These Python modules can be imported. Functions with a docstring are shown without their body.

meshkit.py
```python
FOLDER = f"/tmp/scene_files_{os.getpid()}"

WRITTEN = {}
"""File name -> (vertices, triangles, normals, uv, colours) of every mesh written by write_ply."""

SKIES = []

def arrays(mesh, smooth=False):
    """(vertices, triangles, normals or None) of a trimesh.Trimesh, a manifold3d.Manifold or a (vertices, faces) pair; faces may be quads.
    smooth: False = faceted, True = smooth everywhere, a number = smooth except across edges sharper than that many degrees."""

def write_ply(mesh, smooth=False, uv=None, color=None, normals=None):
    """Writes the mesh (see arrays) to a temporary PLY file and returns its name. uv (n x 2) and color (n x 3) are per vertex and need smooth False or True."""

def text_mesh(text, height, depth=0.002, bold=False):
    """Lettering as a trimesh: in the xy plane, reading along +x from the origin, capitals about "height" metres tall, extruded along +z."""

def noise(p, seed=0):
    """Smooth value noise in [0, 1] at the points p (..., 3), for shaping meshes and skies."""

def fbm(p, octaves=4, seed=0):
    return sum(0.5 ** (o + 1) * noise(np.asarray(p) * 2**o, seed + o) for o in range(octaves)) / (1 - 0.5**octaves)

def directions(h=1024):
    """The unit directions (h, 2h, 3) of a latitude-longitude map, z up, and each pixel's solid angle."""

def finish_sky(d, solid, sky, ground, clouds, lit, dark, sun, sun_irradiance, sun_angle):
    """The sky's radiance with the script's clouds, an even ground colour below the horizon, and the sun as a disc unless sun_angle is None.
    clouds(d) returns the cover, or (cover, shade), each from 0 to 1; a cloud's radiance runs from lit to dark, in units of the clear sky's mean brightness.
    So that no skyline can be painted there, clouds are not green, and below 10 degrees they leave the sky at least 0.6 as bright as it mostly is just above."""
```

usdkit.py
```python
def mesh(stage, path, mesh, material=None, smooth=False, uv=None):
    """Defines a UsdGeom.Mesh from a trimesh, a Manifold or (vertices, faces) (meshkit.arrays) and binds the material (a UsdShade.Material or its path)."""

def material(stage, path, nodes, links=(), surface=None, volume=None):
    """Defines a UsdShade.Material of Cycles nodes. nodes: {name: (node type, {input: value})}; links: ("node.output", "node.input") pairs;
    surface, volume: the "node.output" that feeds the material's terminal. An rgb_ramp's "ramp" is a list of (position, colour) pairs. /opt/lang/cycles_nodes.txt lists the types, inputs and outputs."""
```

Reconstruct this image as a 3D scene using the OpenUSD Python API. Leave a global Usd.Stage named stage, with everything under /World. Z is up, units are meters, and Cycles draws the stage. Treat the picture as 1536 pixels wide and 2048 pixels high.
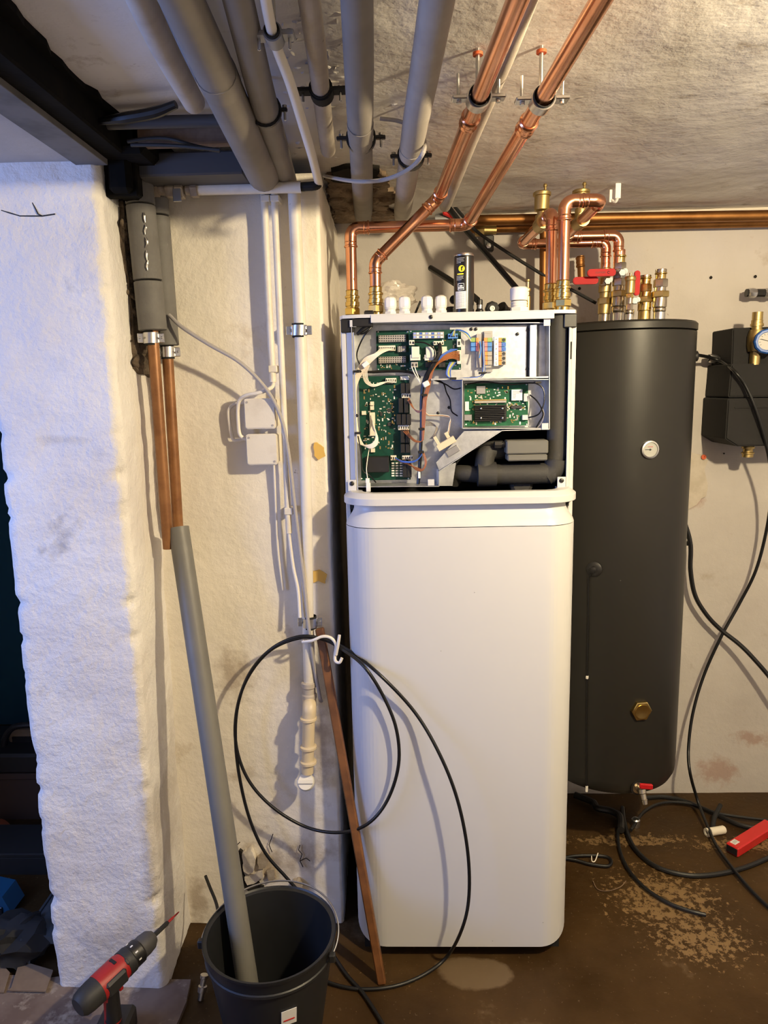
import math, random
import numpy as np, trimesh, usdkit, meshkit
from shapely.geometry import Polygon
from pxr import Usd, UsdGeom, UsdLux, UsdShade, Gf, Sdf

stage = Usd.Stage.CreateInMemory()
UsdGeom.SetStageUpAxis(stage, UsdGeom.Tokens.z)
UsdGeom.SetStageMetersPerUnit(stage, 1.0)
UsdGeom.Xform.Define(stage, '/World')
UsdGeom.Scope.Define(stage, '/World/Looks')
rng = random.Random(7)

# ------------------------------------------------------------------ camera
F = 1450.0
PITCH, YAW, ROLL = [math.radians(v) for v in (9.80, -1.69, 1.22)]
EYE = np.array([0, 0, 1.604])
_f = np.array([math.sin(YAW), math.cos(YAW), 0]); _r = np.array([math.cos(YAW), -math.sin(YAW), 0]); _d = np.array([0, 0, -1.0])
AX_F = math.cos(PITCH) * _f + math.sin(PITCH) * _d
_d2 = math.cos(PITCH) * _d - math.sin(PITCH) * _f
AX_R = math.cos(ROLL) * _r + math.sin(ROLL) * _d2
AX_D = math.cos(ROLL) * _d2 - math.sin(ROLL) * _r
EXPOSURE = 0.0
cam = UsdGeom.Camera.Define(stage, '/World/camera')
m4 = Gf.Matrix4d(*AX_R, 0, *(-AX_D), 0, *(-AX_F), 0, *EYE, 1)
cam.AddTransformOp().Set(m4)
cam.CreateHorizontalApertureAttr(36.0); cam.CreateVerticalApertureAttr(48.0)
cam.CreateFocalLengthAttr(36.0 * F / 1536.0)
cam.CreateClippingRangeAttr(Gf.Vec2f(0.02, 60))
cam.CreateExposureAttr(EXPOSURE)

# ------------------------------------------------------------------ light
LAMP = (1.00, 0.75, 2.09)
lamp = UsdLux.SphereLight.Define(stage, '/World/lamp_light')
lamp.CreateRadiusAttr(0.035); lamp.CreateIntensityAttr(3050.0); lamp.CreateColorAttr(Gf.Vec3f(1.0, 0.82, 0.52))
lamp.AddTranslateOp().Set(Gf.Vec3d(*LAMP))
WIN_X, WIN_Y0, WIN_Y1, WIN_Z0, WIN_Z1 = -2.2, -0.2, 1.15, 1.05, 1.95      # daylight through the window of the left wall
win = UsdLux.RectLight.Define(stage, '/World/window_daylight')
win.CreateWidthAttr(WIN_Z1 - WIN_Z0 - 0.08); win.CreateHeightAttr(WIN_Y1 - WIN_Y0 - 0.08)
win.CreateIntensityAttr(13.8); win.CreateColorAttr(Gf.Vec3f(0.23, 0.40, 1.0))
win.AddTransformOp().Set(Gf.Matrix4d(0, 0, 1, 0, 0, 1, 0, 0, -1, 0, 0, 0, WIN_X - 0.004, (WIN_Y0 + WIN_Y1) / 2, (WIN_Z0 + WIN_Z1) / 2, 1))
dome = UsdLux.DomeLight.Define(stage, '/World/sky')
dome.CreateIntensityAttr(0.03); dome.CreateColorAttr(Gf.Vec3f(0.6, 0.75, 1.0))

# ------------------------------------------------------------------ helpers
def ray(px, py): return (px - 768) / F * AX_R + (py - 1024) / F * AX_D + AX_F
def Yp(px, py, y): v = ray(px, py); return EYE + v * (y / v[1])
def Zp(px, py, z): v = ray(px, py); return EYE + v * ((z - EYE[2]) / v[2])
def depth(p): return float((np.asarray(p) - EYE) @ AX_F)
def rad(p, w): return 0.5 * w * depth(p) / F
V = lambda *a: np.array(a, float)
def unit(v): v = np.asarray(v, float); return v / np.linalg.norm(v)
cat = lambda *ms: trimesh.util.concatenate([m for m in ms if m is not None])

_used, _loc = {}, {}
def newpath(parent, name):
    base = f'{parent}/{name}'
    n = _used.get(base, -1) + 1; _used[base] = n
    return base if n == 0 else f'{base}_{n:03d}'
def setdata(prim, **kw):
    for k, v in kw.items():
        if v: prim.SetCustomDataByKey(k, v)
def thing(name, label, cat_, loc=(0, 0, 0), group=None):
    path = newpath('/World', name)
    x = UsdGeom.Xform.Define(stage, path); x.AddTranslateOp().Set(Gf.Vec3d(*map(float, loc)))
    _loc[path] = np.array(loc, float)
    setdata(x.GetPrim(), label=label, category=cat_, group=group)
    return path
def put(name, mesh, mat, parent=None, smooth=35, label=None, category=None, kind=None, group=None):
    par = parent or '/World'
    path = newpath(par, name)
    off = V(0, 0, 0)
    for k, v in _loc.items():
        if par == k or par.startswith(k + '/'): off = v
    v, f, n = meshkit.arrays(mesh, False)
    mm = trimesh.Trimesh(v - off, f, process=False)
    if smooth and smooth is not True: mm.merge_vertices()
    usdkit.mesh(stage, path, mm, MAT[mat] if isinstance(mat, str) else mat, smooth=smooth)
    setdata(stage.GetPrimAtPath(path), label=label, category=category, kind=kind, group=group)
    return path

# ---- shapes
def box(x0, x1, y0, y1, z0, z1, c=0.0):
    """chamfered box"""
    if x0 > x1: x0, x1 = x1, x0
    if y0 > y1: y0, y1 = y1, y0
    if z0 > z1: z0, z1 = z1, z0
    c = min(c, (x1 - x0) * .45, (y1 - y0) * .45, (z1 - z0) * .45)
    if c <= 0:
        return trimesh.creation.box(bounds=[[x0, y0, z0], [x1, y1, z1]])
    P = []
    for sx, X in ((1, x0), (-1, x1)):
        for sy, Y in ((1, y0), (-1, y1)):
            for sz, Z in ((1, z0), (-1, z1)):
                P += [(X, Y + sy * c, Z + sz * c), (X + sx * c, Y, Z + sz * c), (X + sx * c, Y + sy * c, Z)]
    return trimesh.convex.convex_hull(np.array(P))
def frame_of(t):
    t = unit(t); a = V(0, 0, 1) if abs(t[2]) < 0.9 else V(1, 0, 0)
    u = unit(np.cross(a, t)); return u, np.cross(t, u), t
def obox(c, ax, ay, az, sx, sy, sz, ch=0.0):
    b = box(-sx / 2, sx / 2, -sy / 2, sy / 2, -sz / 2, sz / 2, ch)
    M = np.eye(4); M[:3, 0], M[:3, 1], M[:3, 2], M[:3, 3] = unit(ax), unit(ay), unit(az), c
    b = b.copy(); b.apply_transform(M); return b
def spline(pts, n=8):
    P = np.asarray(pts, float)
    if len(P) < 3: return P
    Q = np.vstack([2 * P[0] - P[1], P, 2 * P[-1] - P[-2]]); out = []
    for i in range(1, len(Q) - 2):
        p0, p1, p2, p3 = Q[i - 1:i + 3]
        for t in np.linspace(0, 1, n, endpoint=False):
            out.append(.5 * (2 * p1 + (p2 - p0) * t + (2 * p0 - 5 * p1 + 4 * p2 - p3) * t * t + (3 * p1 - p0 - 3 * p2 + p3) * t ** 3))
    out.append(Q[-2]); return np.array(out)
def fillet(pts, R):
    P = [np.asarray(p, float) for p in pts]; out = [P[0]]
    for i in range(1, len(P) - 1):
        a, b = P[i - 1] - P[i], P[i + 1] - P[i]; la, lb = np.linalg.norm(a), np.linalg.norm(b); a, b = a / la, b / lb
        ang = math.acos(max(-1, min(1, float(a @ b))))
        if ang > 3.1: out.append(P[i]); continue
        d = min(R / math.tan(ang / 2), la * .48, lb * .48); r = d * math.tan(ang / 2)
        cen = P[i] + unit(a + b) * (r / math.sin(ang / 2)); s, e = P[i] + a * d, P[i] + b * d
        n = max(3, int((math.pi - ang) / 0.2)); us, ue = s - cen, e - cen; w = math.acos(max(-1, min(1, float(us @ ue) / (r * r))))
        for k in range(n + 1):
            t = k / n; out.append(cen + (us * math.sin((1 - t) * w) + ue * math.sin(t * w)) / math.sin(w))
    out.append(P[-1]); return np.array(out)
def tube(pts, r, n=12, cap=True):
    P = np.asarray(pts, float); m = len(P)
    r = np.full(m, r, float) if np.ndim(r) == 0 else (np.asarray(r, float) if len(r) == m else np.interp(np.linspace(0, 1, m), np.linspace(0, 1, len(r)), r))
    T = np.gradient(P, axis=0); T /= np.maximum(np.linalg.norm(T, axis=1, keepdims=True), 1e-12)
    u, w, _ = frame_of(T[0]); a = np.linspace(0, 2 * np.pi, n, endpoint=False); V_, Fc = [], []
    for i in range(m):
        u = unit(u - T[i] * (u @ T[i])); w = np.cross(T[i], u)
        V_.append(P[i] + r[i] * (np.cos(a)[:, None] * u + np.sin(a)[:, None] * w))
    V_ = np.vstack(V_); k = np.arange(n); k2 = (k + 1) % n
    for i in range(m - 1):
        A, B = i * n, (i + 1) * n
        Fc.append(np.stack([A + k, A + k2, B + k2], 1)); Fc.append(np.stack([A + k, B + k2, B + k], 1))
    if cap:
        V_ = np.vstack([V_, P[0], P[-1]]); c0, c1 = m * n, m * n + 1; E = (m - 1) * n
        Fc.append(np.stack([np.full(n, c0), k2, k], 1)); Fc.append(np.stack([np.full(n, c1), E + k, E + k2], 1))
    return trimesh.Trimesh(V_, np.vstack(Fc), process=False)
def lathe(prof, org, axis, n=20, phase=0.0):
    """prof: (radius, height) pairs along the axis"""
    u, w, t = frame_of(axis); a = np.linspace(0, 2 * np.pi, n, endpoint=False) + phase
    org = np.asarray(org, float); V_, Fc = [], []; k = np.arange(n); k2 = (k + 1) % n
    prof = list(prof)
    if prof[0][0] > 1e-6: prof = [(1e-5, prof[0][1])] + prof
    if prof[-1][0] > 1e-6: prof = prof + [(1e-5, prof[-1][1])]
    for r, h in prof: V_.append(org + t * h + r * (np.cos(a)[:, None] * u + np.sin(a)[:, None] * w))
    for i in range(len(prof) - 1):
        A, B = i * n, (i + 1) * n
        Fc.append(np.stack([A + k, A + k2, B + k2], 1)); Fc.append(np.stack([A + k, B + k2, B + k], 1))
    return trimesh.Trimesh(np.vstack(V_), np.vstack(Fc), process=False)
def hexnut(org, axis, af, h, hole=0.0):
    R = af / math.sqrt(3); c = h * .12
    return lathe([(R * .9, 0), (R, c), (R, h - c), (R * .9, h)], org, axis, 6)
def ring(org, axis, r, R, h, n=20):
    u, w, t = frame_of(axis); org = np.asarray(org, float)
    return lathe_open([(r, -h / 2), (R, -h / 2), (R, h / 2), (r, h / 2), (r, -h / 2)], org, axis, n)
def lathe_open(prof, org, axis, n=20):
    u, w, t = frame_of(axis); a = np.linspace(0, 2 * np.pi, n, endpoint=False); V_, Fc = [], []; k = np.arange(n); k2 = (k + 1) % n
    for r, h in prof: V_.append(np.asarray(org, float) + t * h + r * (np.cos(a)[:, None] * u + np.sin(a)[:, None] * w))
    for i in range(len(prof) - 1):
        A, B = i * n, (i + 1) * n
        Fc.append(np.stack([A + k, A + k2, B + k2], 1)); Fc.append(np.stack([A + k, B + k2, B + k], 1))
    return trimesh.Trimesh(np.vstack(V_), np.vstack(Fc), process=False)
def torus(c, axis, R, r, n=24, m=8, a0=0.0, a1=2 * math.pi, ref=None):
    u, w, t = frame_of(axis)
    if ref is not None: u = unit(np.asarray(ref, float) - t * (np.asarray(ref, float) @ t)); w = np.cross(t, u)
    a = np.linspace(a0, a1, n + 1); pts = np.asarray(c, float) + R * (np.cos(a)[:, None] * u + np.sin(a)[:, None] * w)
    return tube(pts, r, m)
def prism_xz(poly, y0, y1):
    """polygon in the xz plane extruded from y0 to y1"""
    m = trimesh.creation.extrude_polygon(Polygon(poly), abs(y1 - y0), engine='earcut')
    v = m.vertices; out = np.stack([v[:, 0], max(y0, y1) - v[:, 2], v[:, 1]], 1)
    return trimesh.Trimesh(out, m.faces, process=False)
def prism_xy(poly, z0, z1):
    m = trimesh.creation.extrude_polygon(Polygon(poly), z1 - z0, engine='earcut'); m.apply_translation([0, 0, z0]); return m
def pxbox(x0, y0, x1, y1, yf, d, c=0.0):
    """box whose front face at depth yf covers that part of the picture"""
    xm, ym = (x0 + x1) / 2, (y0 + y1) / 2
    return box(Yp(x0, ym, yf)[0], Yp(x1, ym, yf)[0], yf, yf + d, Yp(xm, y1, yf)[2], Yp(xm, y0, yf)[2], c)
def pxpoly(pts, y): return [tuple(Yp(a, b, y)[[0, 2]]) for a, b in pts]
def strip_rim(pts, y0, y1, th=0.0015):
    out = []
    for a, b in zip(pts[:-1], pts[1:]):
        a, b = V(*a), V(*b); n = unit(V(-(b - a)[1], (b - a)[0])) * th / 2
        out.append(prism_xz([a - n, b - n, b + n, a + n], y0, y1))
    return cat(*out)
def sheet(plan, zs, disp=None):
    """vertical surface over a plan polyline; disp(p)->outward offset"""
    plan = np.asarray(plan, float); n = len(plan)
    T = np.gradient(plan, axis=0); N = np.stack([T[:, 1], -T[:, 0]], 1); N /= np.linalg.norm(N, axis=1, keepdims=True)
    P = np.stack([np.repeat(plan[None, :, 0], len(zs), 0), np.repeat(plan[None, :, 1], len(zs), 0), np.repeat(np.asarray(zs)[:, None], n, 1)], -1)
    if disp is not None:
        d = disp(P); P[..., 0] += N[None, :, 0] * d; P[..., 1] += N[None, :, 1] * d
    return grid(P)
def grid(P):
    a, b = P.shape[:2]; I = np.arange(a * b).reshape(a, b)
    q = np.stack([I[:-1, :-1], I[:-1, 1:], I[1:, 1:], I[1:, :-1]], -1).reshape(-1, 4)
    f = np.vstack([q[:, [0, 1, 2]], q[:, [0, 2, 3]]])
    return trimesh.Trimesh(P.reshape(-1, 3), f, process=False)
def dense(pts, step):
    pts = np.asarray(pts, float); out = [pts[0]]
    for a, b in zip(pts[:-1], pts[1:]):
        k = max(1, int(np.ceil(np.linalg.norm(b - a) / step)))
        for i in range(1, k + 1): out.append(a + (b - a) * i / k)
    return np.array(out)

# ------------------------------------------------------------------ materials
MAT = {}
def mat(name, col, rough=.5, metal=0.0, col2=None, scale=6, lo=.4, hi=.6, detail=4, bump=0.0, bscale=60, bdetail=4, bdist=.002, extra=None, spots=None, spec=.5):
    nd = {'p': ('principled_bsdf', {'base_color': col, 'roughness': rough, 'metallic': metal, 'specular_ior_level': spec, **(extra or {})}), 'g': ('geometry', {})}
    ln = []; src = None
    if col2 is not None:
        nd['n'] = ('noise_texture', {'scale': scale, 'detail': detail, 'roughness': .6})
        nd['r'] = ('rgb_ramp', {'ramp': [(lo, col), (hi, col2)]})
        ln += [('g.position', 'n.vector'), ('n.fac', 'r.fac')]; src = 'r.color'
    for i, (c, sc, a, b, dt) in enumerate(spots or []):
        nd[f's{i}'] = ('noise_texture', {'scale': sc, 'detail': dt, 'roughness': .65})
        nd[f'sr{i}'] = ('rgb_ramp', {'ramp': [(a, (0, 0, 0)), (b, (1, 1, 1))]})
        nd[f'sm{i}'] = ('mix_color', {'a': col, 'b': c})
        nd[f'so{i}'] = ('vector_math', {'math_type': 'add', 'vector2': (3.7 * (i + 1), 1.3 * i, 2.1)})
        ln += [('g.position', f'so{i}.vector1'), (f'so{i}.vector', f's{i}.vector'), (f's{i}.fac', f'sr{i}.fac'), (f'sr{i}.color', f'sm{i}.fac')]
        if src: ln.append((src, f'sm{i}.a'))
        src = f'sm{i}.result'
    if src: ln.append((src, 'p.base_color'))
    if bump:
        nd['bn'] = ('noise_texture', {'scale': bscale, 'detail': bdetail, 'roughness': .6})
        nd['b'] = ('bump', {'strength': bump, 'distance': bdist})
        ln += [('g.position', 'bn.vector'), ('bn.fac', 'b.height'), ('b.normal', 'p.normal')]
    MAT[name] = usdkit.material(stage, f'/World/Looks/{name}', nd, ln, surface='p.BSDF')

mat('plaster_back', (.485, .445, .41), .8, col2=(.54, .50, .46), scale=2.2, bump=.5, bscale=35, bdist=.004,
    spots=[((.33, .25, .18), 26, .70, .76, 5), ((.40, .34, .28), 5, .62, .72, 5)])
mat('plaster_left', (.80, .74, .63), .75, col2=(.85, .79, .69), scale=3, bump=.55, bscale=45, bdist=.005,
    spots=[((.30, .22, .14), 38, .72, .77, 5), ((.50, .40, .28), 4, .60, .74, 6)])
mat('plaster_pillar', (.74, .70, .66), .8, col2=(.80, .77, .73), scale=4, bump=.75, bscale=60, bdist=.006,
    spots=[((.45, .42, .40), 5, .66, .78, 5)])
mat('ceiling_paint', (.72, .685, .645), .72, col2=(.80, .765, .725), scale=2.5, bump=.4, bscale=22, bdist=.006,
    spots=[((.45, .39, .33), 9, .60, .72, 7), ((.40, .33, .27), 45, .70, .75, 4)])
mat('whitewash', (.62, .60, .57), .85)
mat('duct_dark', (.055, .052, .052), .6)
mat('dial_white', (.50, .48, .45), .5)
mat('plaster_fill', (.47, .41, .33), .85, col2=(.54, .48, .40), scale=20)
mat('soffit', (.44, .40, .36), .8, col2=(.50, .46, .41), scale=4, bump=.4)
mat('beam_dark', (.006, .0055, .0045), .9, spec=.1, col2=(.014, .011, .008), scale=10, lo=.5, hi=.75, bump=.6, bscale=40)
mat('beam_grey', (.10, .095, .088), .75, col2=(.16, .15, .14), scale=8, bump=.3)
mat('rubble_dark', (.060, .042, .028), .95, col2=(.13, .095, .065), scale=22, bump=1.0, bscale=60, bdist=.006)
mat('rubble', (.16, .11, .07), .95, col2=(.30, .22, .15), scale=18, bump=1.0, bscale=60, bdist=.006)
mat('hole_dark', (.015, .012, .009), 1.0)
mat('teal_wall', (.02, .10, .15), .8, col2=(.025, .115, .165), scale=3)
mat('white_paint', (.74, .68, .57), .45, col2=(.64, .57, .46), scale=14, lo=.5, hi=.75, bump=.25, bscale=70, spots=[((.42, .35, .27), 55, .70, .76, 4)])
mat('plastic_white', (.82, .79, .73), .4)
mat('enamel', (.62, .61, .60), .38)
mat('enamel_cool', (.80, .80, .82), .4)
mat('tank_grey', (.0150, .0135, .0108), .42, spec=.42, bump=.05, bscale=300, bdist=.0005)
mat('black_plastic', (.013, .012, .012), .42)
mat('black_matt', (.008, .008, .008), .8)
mat('black_foam', (.030, .028, .025), .7, bump=.35, bscale=180, bdist=.001)
mat('epp_black', (.008, .0072, .0072), .85, bump=.4, bscale=160, bdist=.001)
mat('rubber_cable', (.007, .007, .0075), .4)
mat('cable_grey', (.38, .35, .33), .5)
mat('cable_white', (.78, .72, .62), .45)
mat('copper', (.86, .42, .25), .22, 1.0, col2=(.70, .32, .17), scale=9, lo=.45, hi=.7)
mat('copper_old', (.33, .155, .052), .5, 1.0, col2=(.21, .09, .028), scale=12, lo=.4, hi=.7)
mat('copper_painted', (.30, .135, .048), .42, .3, col2=(.20, .080, .026), scale=15, lo=.4, hi=.65)
mat('brass', (.66, .48, .17), .24, 1.0)
mat('brass_dull', (.52, .385, .16), .42, 1.0)
mat('nickel', (.50, .44, .34), .25, 1.0)
mat('steel', (.62, .61, .60), .3, 1.0)
mat('zinc', (.66, .67, .68), .42, .85, col2=(.52, .53, .55), scale=55, lo=.35, hi=.65)
mat('zinc_dark', (.30, .30, .31), .5, .6)
mat('pipe_grey', (.225, .200, .175), .62, col2=(.195, .172, .15), scale=9)
mat('pipe_grey_light', (.40, .36, .31), .6, col2=(.34, .30, .26), scale=8, bump=.2)
mat('pipe_painted', (.50, .44, .37), .6, col2=(.42, .36, .30), scale=12, bump=.3, spots=[((.20, .15, .10), 40, .70, .76, 4)])
mat('lagging', (.150, .142, .130), .72, col2=(.128, .120, .110), scale=16, bump=.3, bscale=120)
mat('pvc_grey', (.165, .158, .138), .5, col2=(.15, .143, .125), scale=8)
mat('ivory', (.70, .58, .40), .4)
mat('timber_brown', (.20, .13, .08), .8, col2=(.13, .08, .05), scale=18)
mat('wood_stick', (.20, .08, .026), .42, col2=(.10, .038, .013), scale=14, lo=.4, hi=.7, bump=.2)
mat('bucket_black', (.014, .0145, .0155), .42)
mat('red_plastic', (.58, .022, .02), .35)
mat('red_handle', (.46, .012, .016), .5, spec=.15)
mat('blue_plastic', (.02, .10, .40), .35)
mat('pcb', (.003, .044, .030), .45, spec=.3, col2=(.0045, .058, .038), scale=60)
mat('pcb_bright', (.006, .080, .034), .45, spec=.3, col2=(.011, .11, .047), scale=60)
mat('cream_plastic', (.80, .74, .60), .45)
mat('grey_strip', (.40, .37, .33), .5)
mat('grey_box', (.135, .130, .112), .55)
mat('wire_white', (.85, .76, .66), .45)
mat('wire_brown', (.32, .115, .040), .45)
mat('wire_blue', (.06, .14, .50), .4)
mat('wire_lilac', (.30, .36, .72), .4)
mat('wire_yellow', (.75, .68, .12), .4)
mat('orange', (.85, .30, .07), .45)
mat('pink', (.85, .25, .25), .45)
mat('term_blue', (.08, .25, .60), .45)
mat('term_green', (.28, .42, .12), .45)
mat('label_white', (.82, .80, .76), .5)
mat('print_dark', (.03, .03, .03), .6)
mat('print_grey', (.45, .44, .42), .6)
mat('yellow_print', (.85, .75, .03), .5)
mat('can_black', (.014, .013, .014), .25)
mat('cardboard', (.215, .150, .095), .85, col2=(.19, .13, .08), scale=20)
mat('blue_box', (.010, .085, .19), .5)
mat('box_dark', (.045, .055, .065), .6)
mat('shelf_brown', (.055, .030, .020), .8)
mat('orange_dark', (.22, .05, .015), .6)
mat('ochre_paint', (.70, .46, .13), .7)
mat('plug_red', (.55, .10, .03), .6)
mat('paper_white', (.74, .72, .68), .6)
mat('felt_grey', (.020, .020, .020), .6)
mat('drill_red', (.34, .014, .014), .45)
def stain(name, blobs, col, noise_scale, lo, hi, amt=.6):
    """adds stains with a shape of their own to a wall material; blobs: (x, z, rx, rz)"""
    m = MAT[name]; path = str(m.GetPath()); S = lambda n, kind, ins: _sh(path, n, kind, ins)
    g = UsdShade.Shader.Get(stage, path + '/g'); pr = UsdShade.Shader.Get(stage, path + '/p')
    src = pr.GetInput('base_color').GetConnectedSource(); old = UsdShade.Shader(src[0].GetPrim()).GetOutput(src[1])
    prev = None
    for k, (x, z, rx, rz) in enumerate(blobs):
        mp = S(f'stm{k}', 'mapping', {'location': (-x / rx, 0, -z / rz), 'scale': (1 / rx, 0, 1 / rz)}); _ln(g, 'position', mp, 'vector')
        l = S(f'stl{k}', 'vector_math', {'math_type': 'length'}); _ln(mp, 'vector', l, 'vector1')
        f = S(f'stf{k}', 'map_range', {'from_min': 1.0, 'from_max': .2, 'to_min': 0., 'to_max': 1., 'clamp': True}); _ln(l, 'value', f, 'value')
        if prev is None: prev = (f, 'result')
        else:
            mx = S(f'stx{k}', 'math', {'math_type': 'maximum'}); _ln(prev[0], prev[1], mx, 'value1'); _ln(f, 'result', mx, 'value2'); prev = (mx, 'value')
    n = S('stn', 'noise_texture', {'scale': noise_scale, 'detail': 6, 'roughness': .65}); _ln(g, 'position', n, 'vector')
    a = S('sta', 'math', {'math_type': 'multiply_add', 'value2': .45}); _ln(prev[0], prev[1], a, 'value1'); _ln(n, 'fac', a, 'value3')
    r = S('str', 'rgb_ramp', usdkit._ramp([(lo, (0, 0, 0)), (hi, (amt, amt, amt))], True)); _ln(a, 'value', r, 'fac')
    q = S('stq', 'mix_color', {'b': col}); q.CreateInput('a', Sdf.ValueTypeNames.Token).ConnectToSource(old); _ln(r, 'color', q, 'fac')
    pr.GetInput('base_color').ConnectToSource(q.CreateOutput('result', Sdf.ValueTypeNames.Token))
def _sh(path, n, kind, ins):
    t = usdkit.material(stage, path + '_tmp_' + n, {n: (kind, ins)}); src_ = stage.GetPrimAtPath(path + '_tmp_' + n + '/' + n)
    Sdf.CopySpec(stage.GetRootLayer(), src_.GetPath(), stage.GetRootLayer(), Sdf.Path(path + '/' + n)); stage.RemovePrim(path + '_tmp_' + n)
    return UsdShade.Shader.Get(stage, path + '/' + n)
def _ln(a, ao, b, bi): b.CreateInput(bi, Sdf.ValueTypeNames.Token).ConnectToSource(a.CreateOutput(ao, Sdf.ValueTypeNames.Token))
sx = lambda px, py, y: (Yp(px, py, y)[0], Yp(px, py, y)[2])
stain('plaster_back', [(*sx(1435, 1545, 2.65), .13, .09), (*sx(1510, 1480, 2.65), .12, .05), (*sx(1500, 1620, 2.65), .16, .04), (*sx(1395, 1000, 2.65), .06, .05)], (.34, .18, .12), 26, .66, .90, .55)
stain('plaster_left', [(*sx(540, 1730, 1.95), .17, .11), (*sx(395, 1800, 1.95), .05, .16), (*sx(470, 1350, 1.95), .10, .12),  (*sx(640, 1500, 1.95), .06, .25)], (.32, .23, .14), 22, .66, .96, .6)
stain('plaster_pillar', [(*sx(230, 1870, 1.7), .16, .13), (*sx(120, 880, 1.7), .10, .02), (*sx(300, 1700, 1.7), .04, .4)], (.36, .30, .24), 9, .62, 1.0, .5)
# clear crumpled plastic bag
MAT['clear_bag'] = usdkit.material(stage, '/World/Looks/clear_bag', {
    't': ('transparent_bsdf', {'color': (.95, .94, .92)}), 'd': ('principled_bsdf', {'base_color': (.75, .70, .62), 'roughness': .25}), 'm': ('mix_closure', {'fac': .42})},
    [('t.BSDF', 'm.closure1'), ('d.BSDF', 'm.closure2')], surface='m.closure')
MAT['pane_glass'] = usdkit.material(stage, '/World/Looks/pane_glass', {
    't': ('transparent_bsdf', {'color': (.96, .97, .97)}), 'd': ('glossy_bsdf', {'roughness': .03}), 'fr': ('fresnel', {'IOR': 1.45}), 'm': ('mix_closure', {})},
    [('t.BSDF', 'm.closure1'), ('d.BSDF', 'm.closure2'), ('fr.fac', 'm.fac')], surface='m.closure')
# floor: dark brown worn floor paint over ochre concrete, more worn in three places
def blob(x, y, rx, ry, k):
    return {f'm{k}': ('mapping', {'location': (-x / rx, -y / ry, 0), 'scale': (1 / rx, 1 / ry, 0)}), f'l{k}': ('vector_math', {'math_type': 'length'}),
            f'f{k}': ('map_range', {'from_min': 1.15, 'from_max': .35, 'to_min': 0.0, 'to_max': 1.0, 'clamp': True})}, \
           [('g.position', f'm{k}.vector'), (f'm{k}.vector', f'l{k}.vector1'), (f'l{k}.value', f'f{k}.value')]
nd = {'g': ('geometry', {}), 'p': ('principled_bsdf', {'roughness': .5, 'specular_ior_level': .15}),
      'n1': ('noise_texture', {'scale': 3.5, 'detail': 6, 'roughness': .62}), 'r1': ('rgb_ramp', {'ramp': [(.35, (.034, .0175, .0058)), (.65, (.062, .034, .012))]}),
      'n2': ('noise_texture', {'scale': 46, 'detail': 7, 'roughness': .72}), 'n3': ('noise_texture', {'scale': 75, 'detail': 3, 'roughness': .6}),
      'r3': ('rgb_ramp', {'ramp': [(.66, (0, 0, 0)), (.70, (1, 1, 1))]}), 'mx1': ('mix_color', {'b': (.20, .125, .055)}),
      'mx3': ('mix_color', {'b': (.20, .15, .09)}), 's3': ('math', {'math_type': 'multiply', 'value2': .35}),
      'bn': ('noise_texture', {'scale': 50, 'detail': 4}), 'b': ('bump', {'strength': .4, 'distance': .003}),
      'rr': ('rgb_ramp', {'ramp': [(.3, (.34, .34, .34)), (.7, (.62, .62, .62))]})}
ln = [('g.position', 'n1.vector'), ('g.position', 'n2.vector'), ('g.position', 'n3.vector'), ('g.position', 'bn.vector'), ('n1.fac', 'r1.fac'), ('n3.fac', 'r3.fac'), ('n1.fac', 'rr.fac'), ('rr.color', 'p.roughness')]
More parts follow.
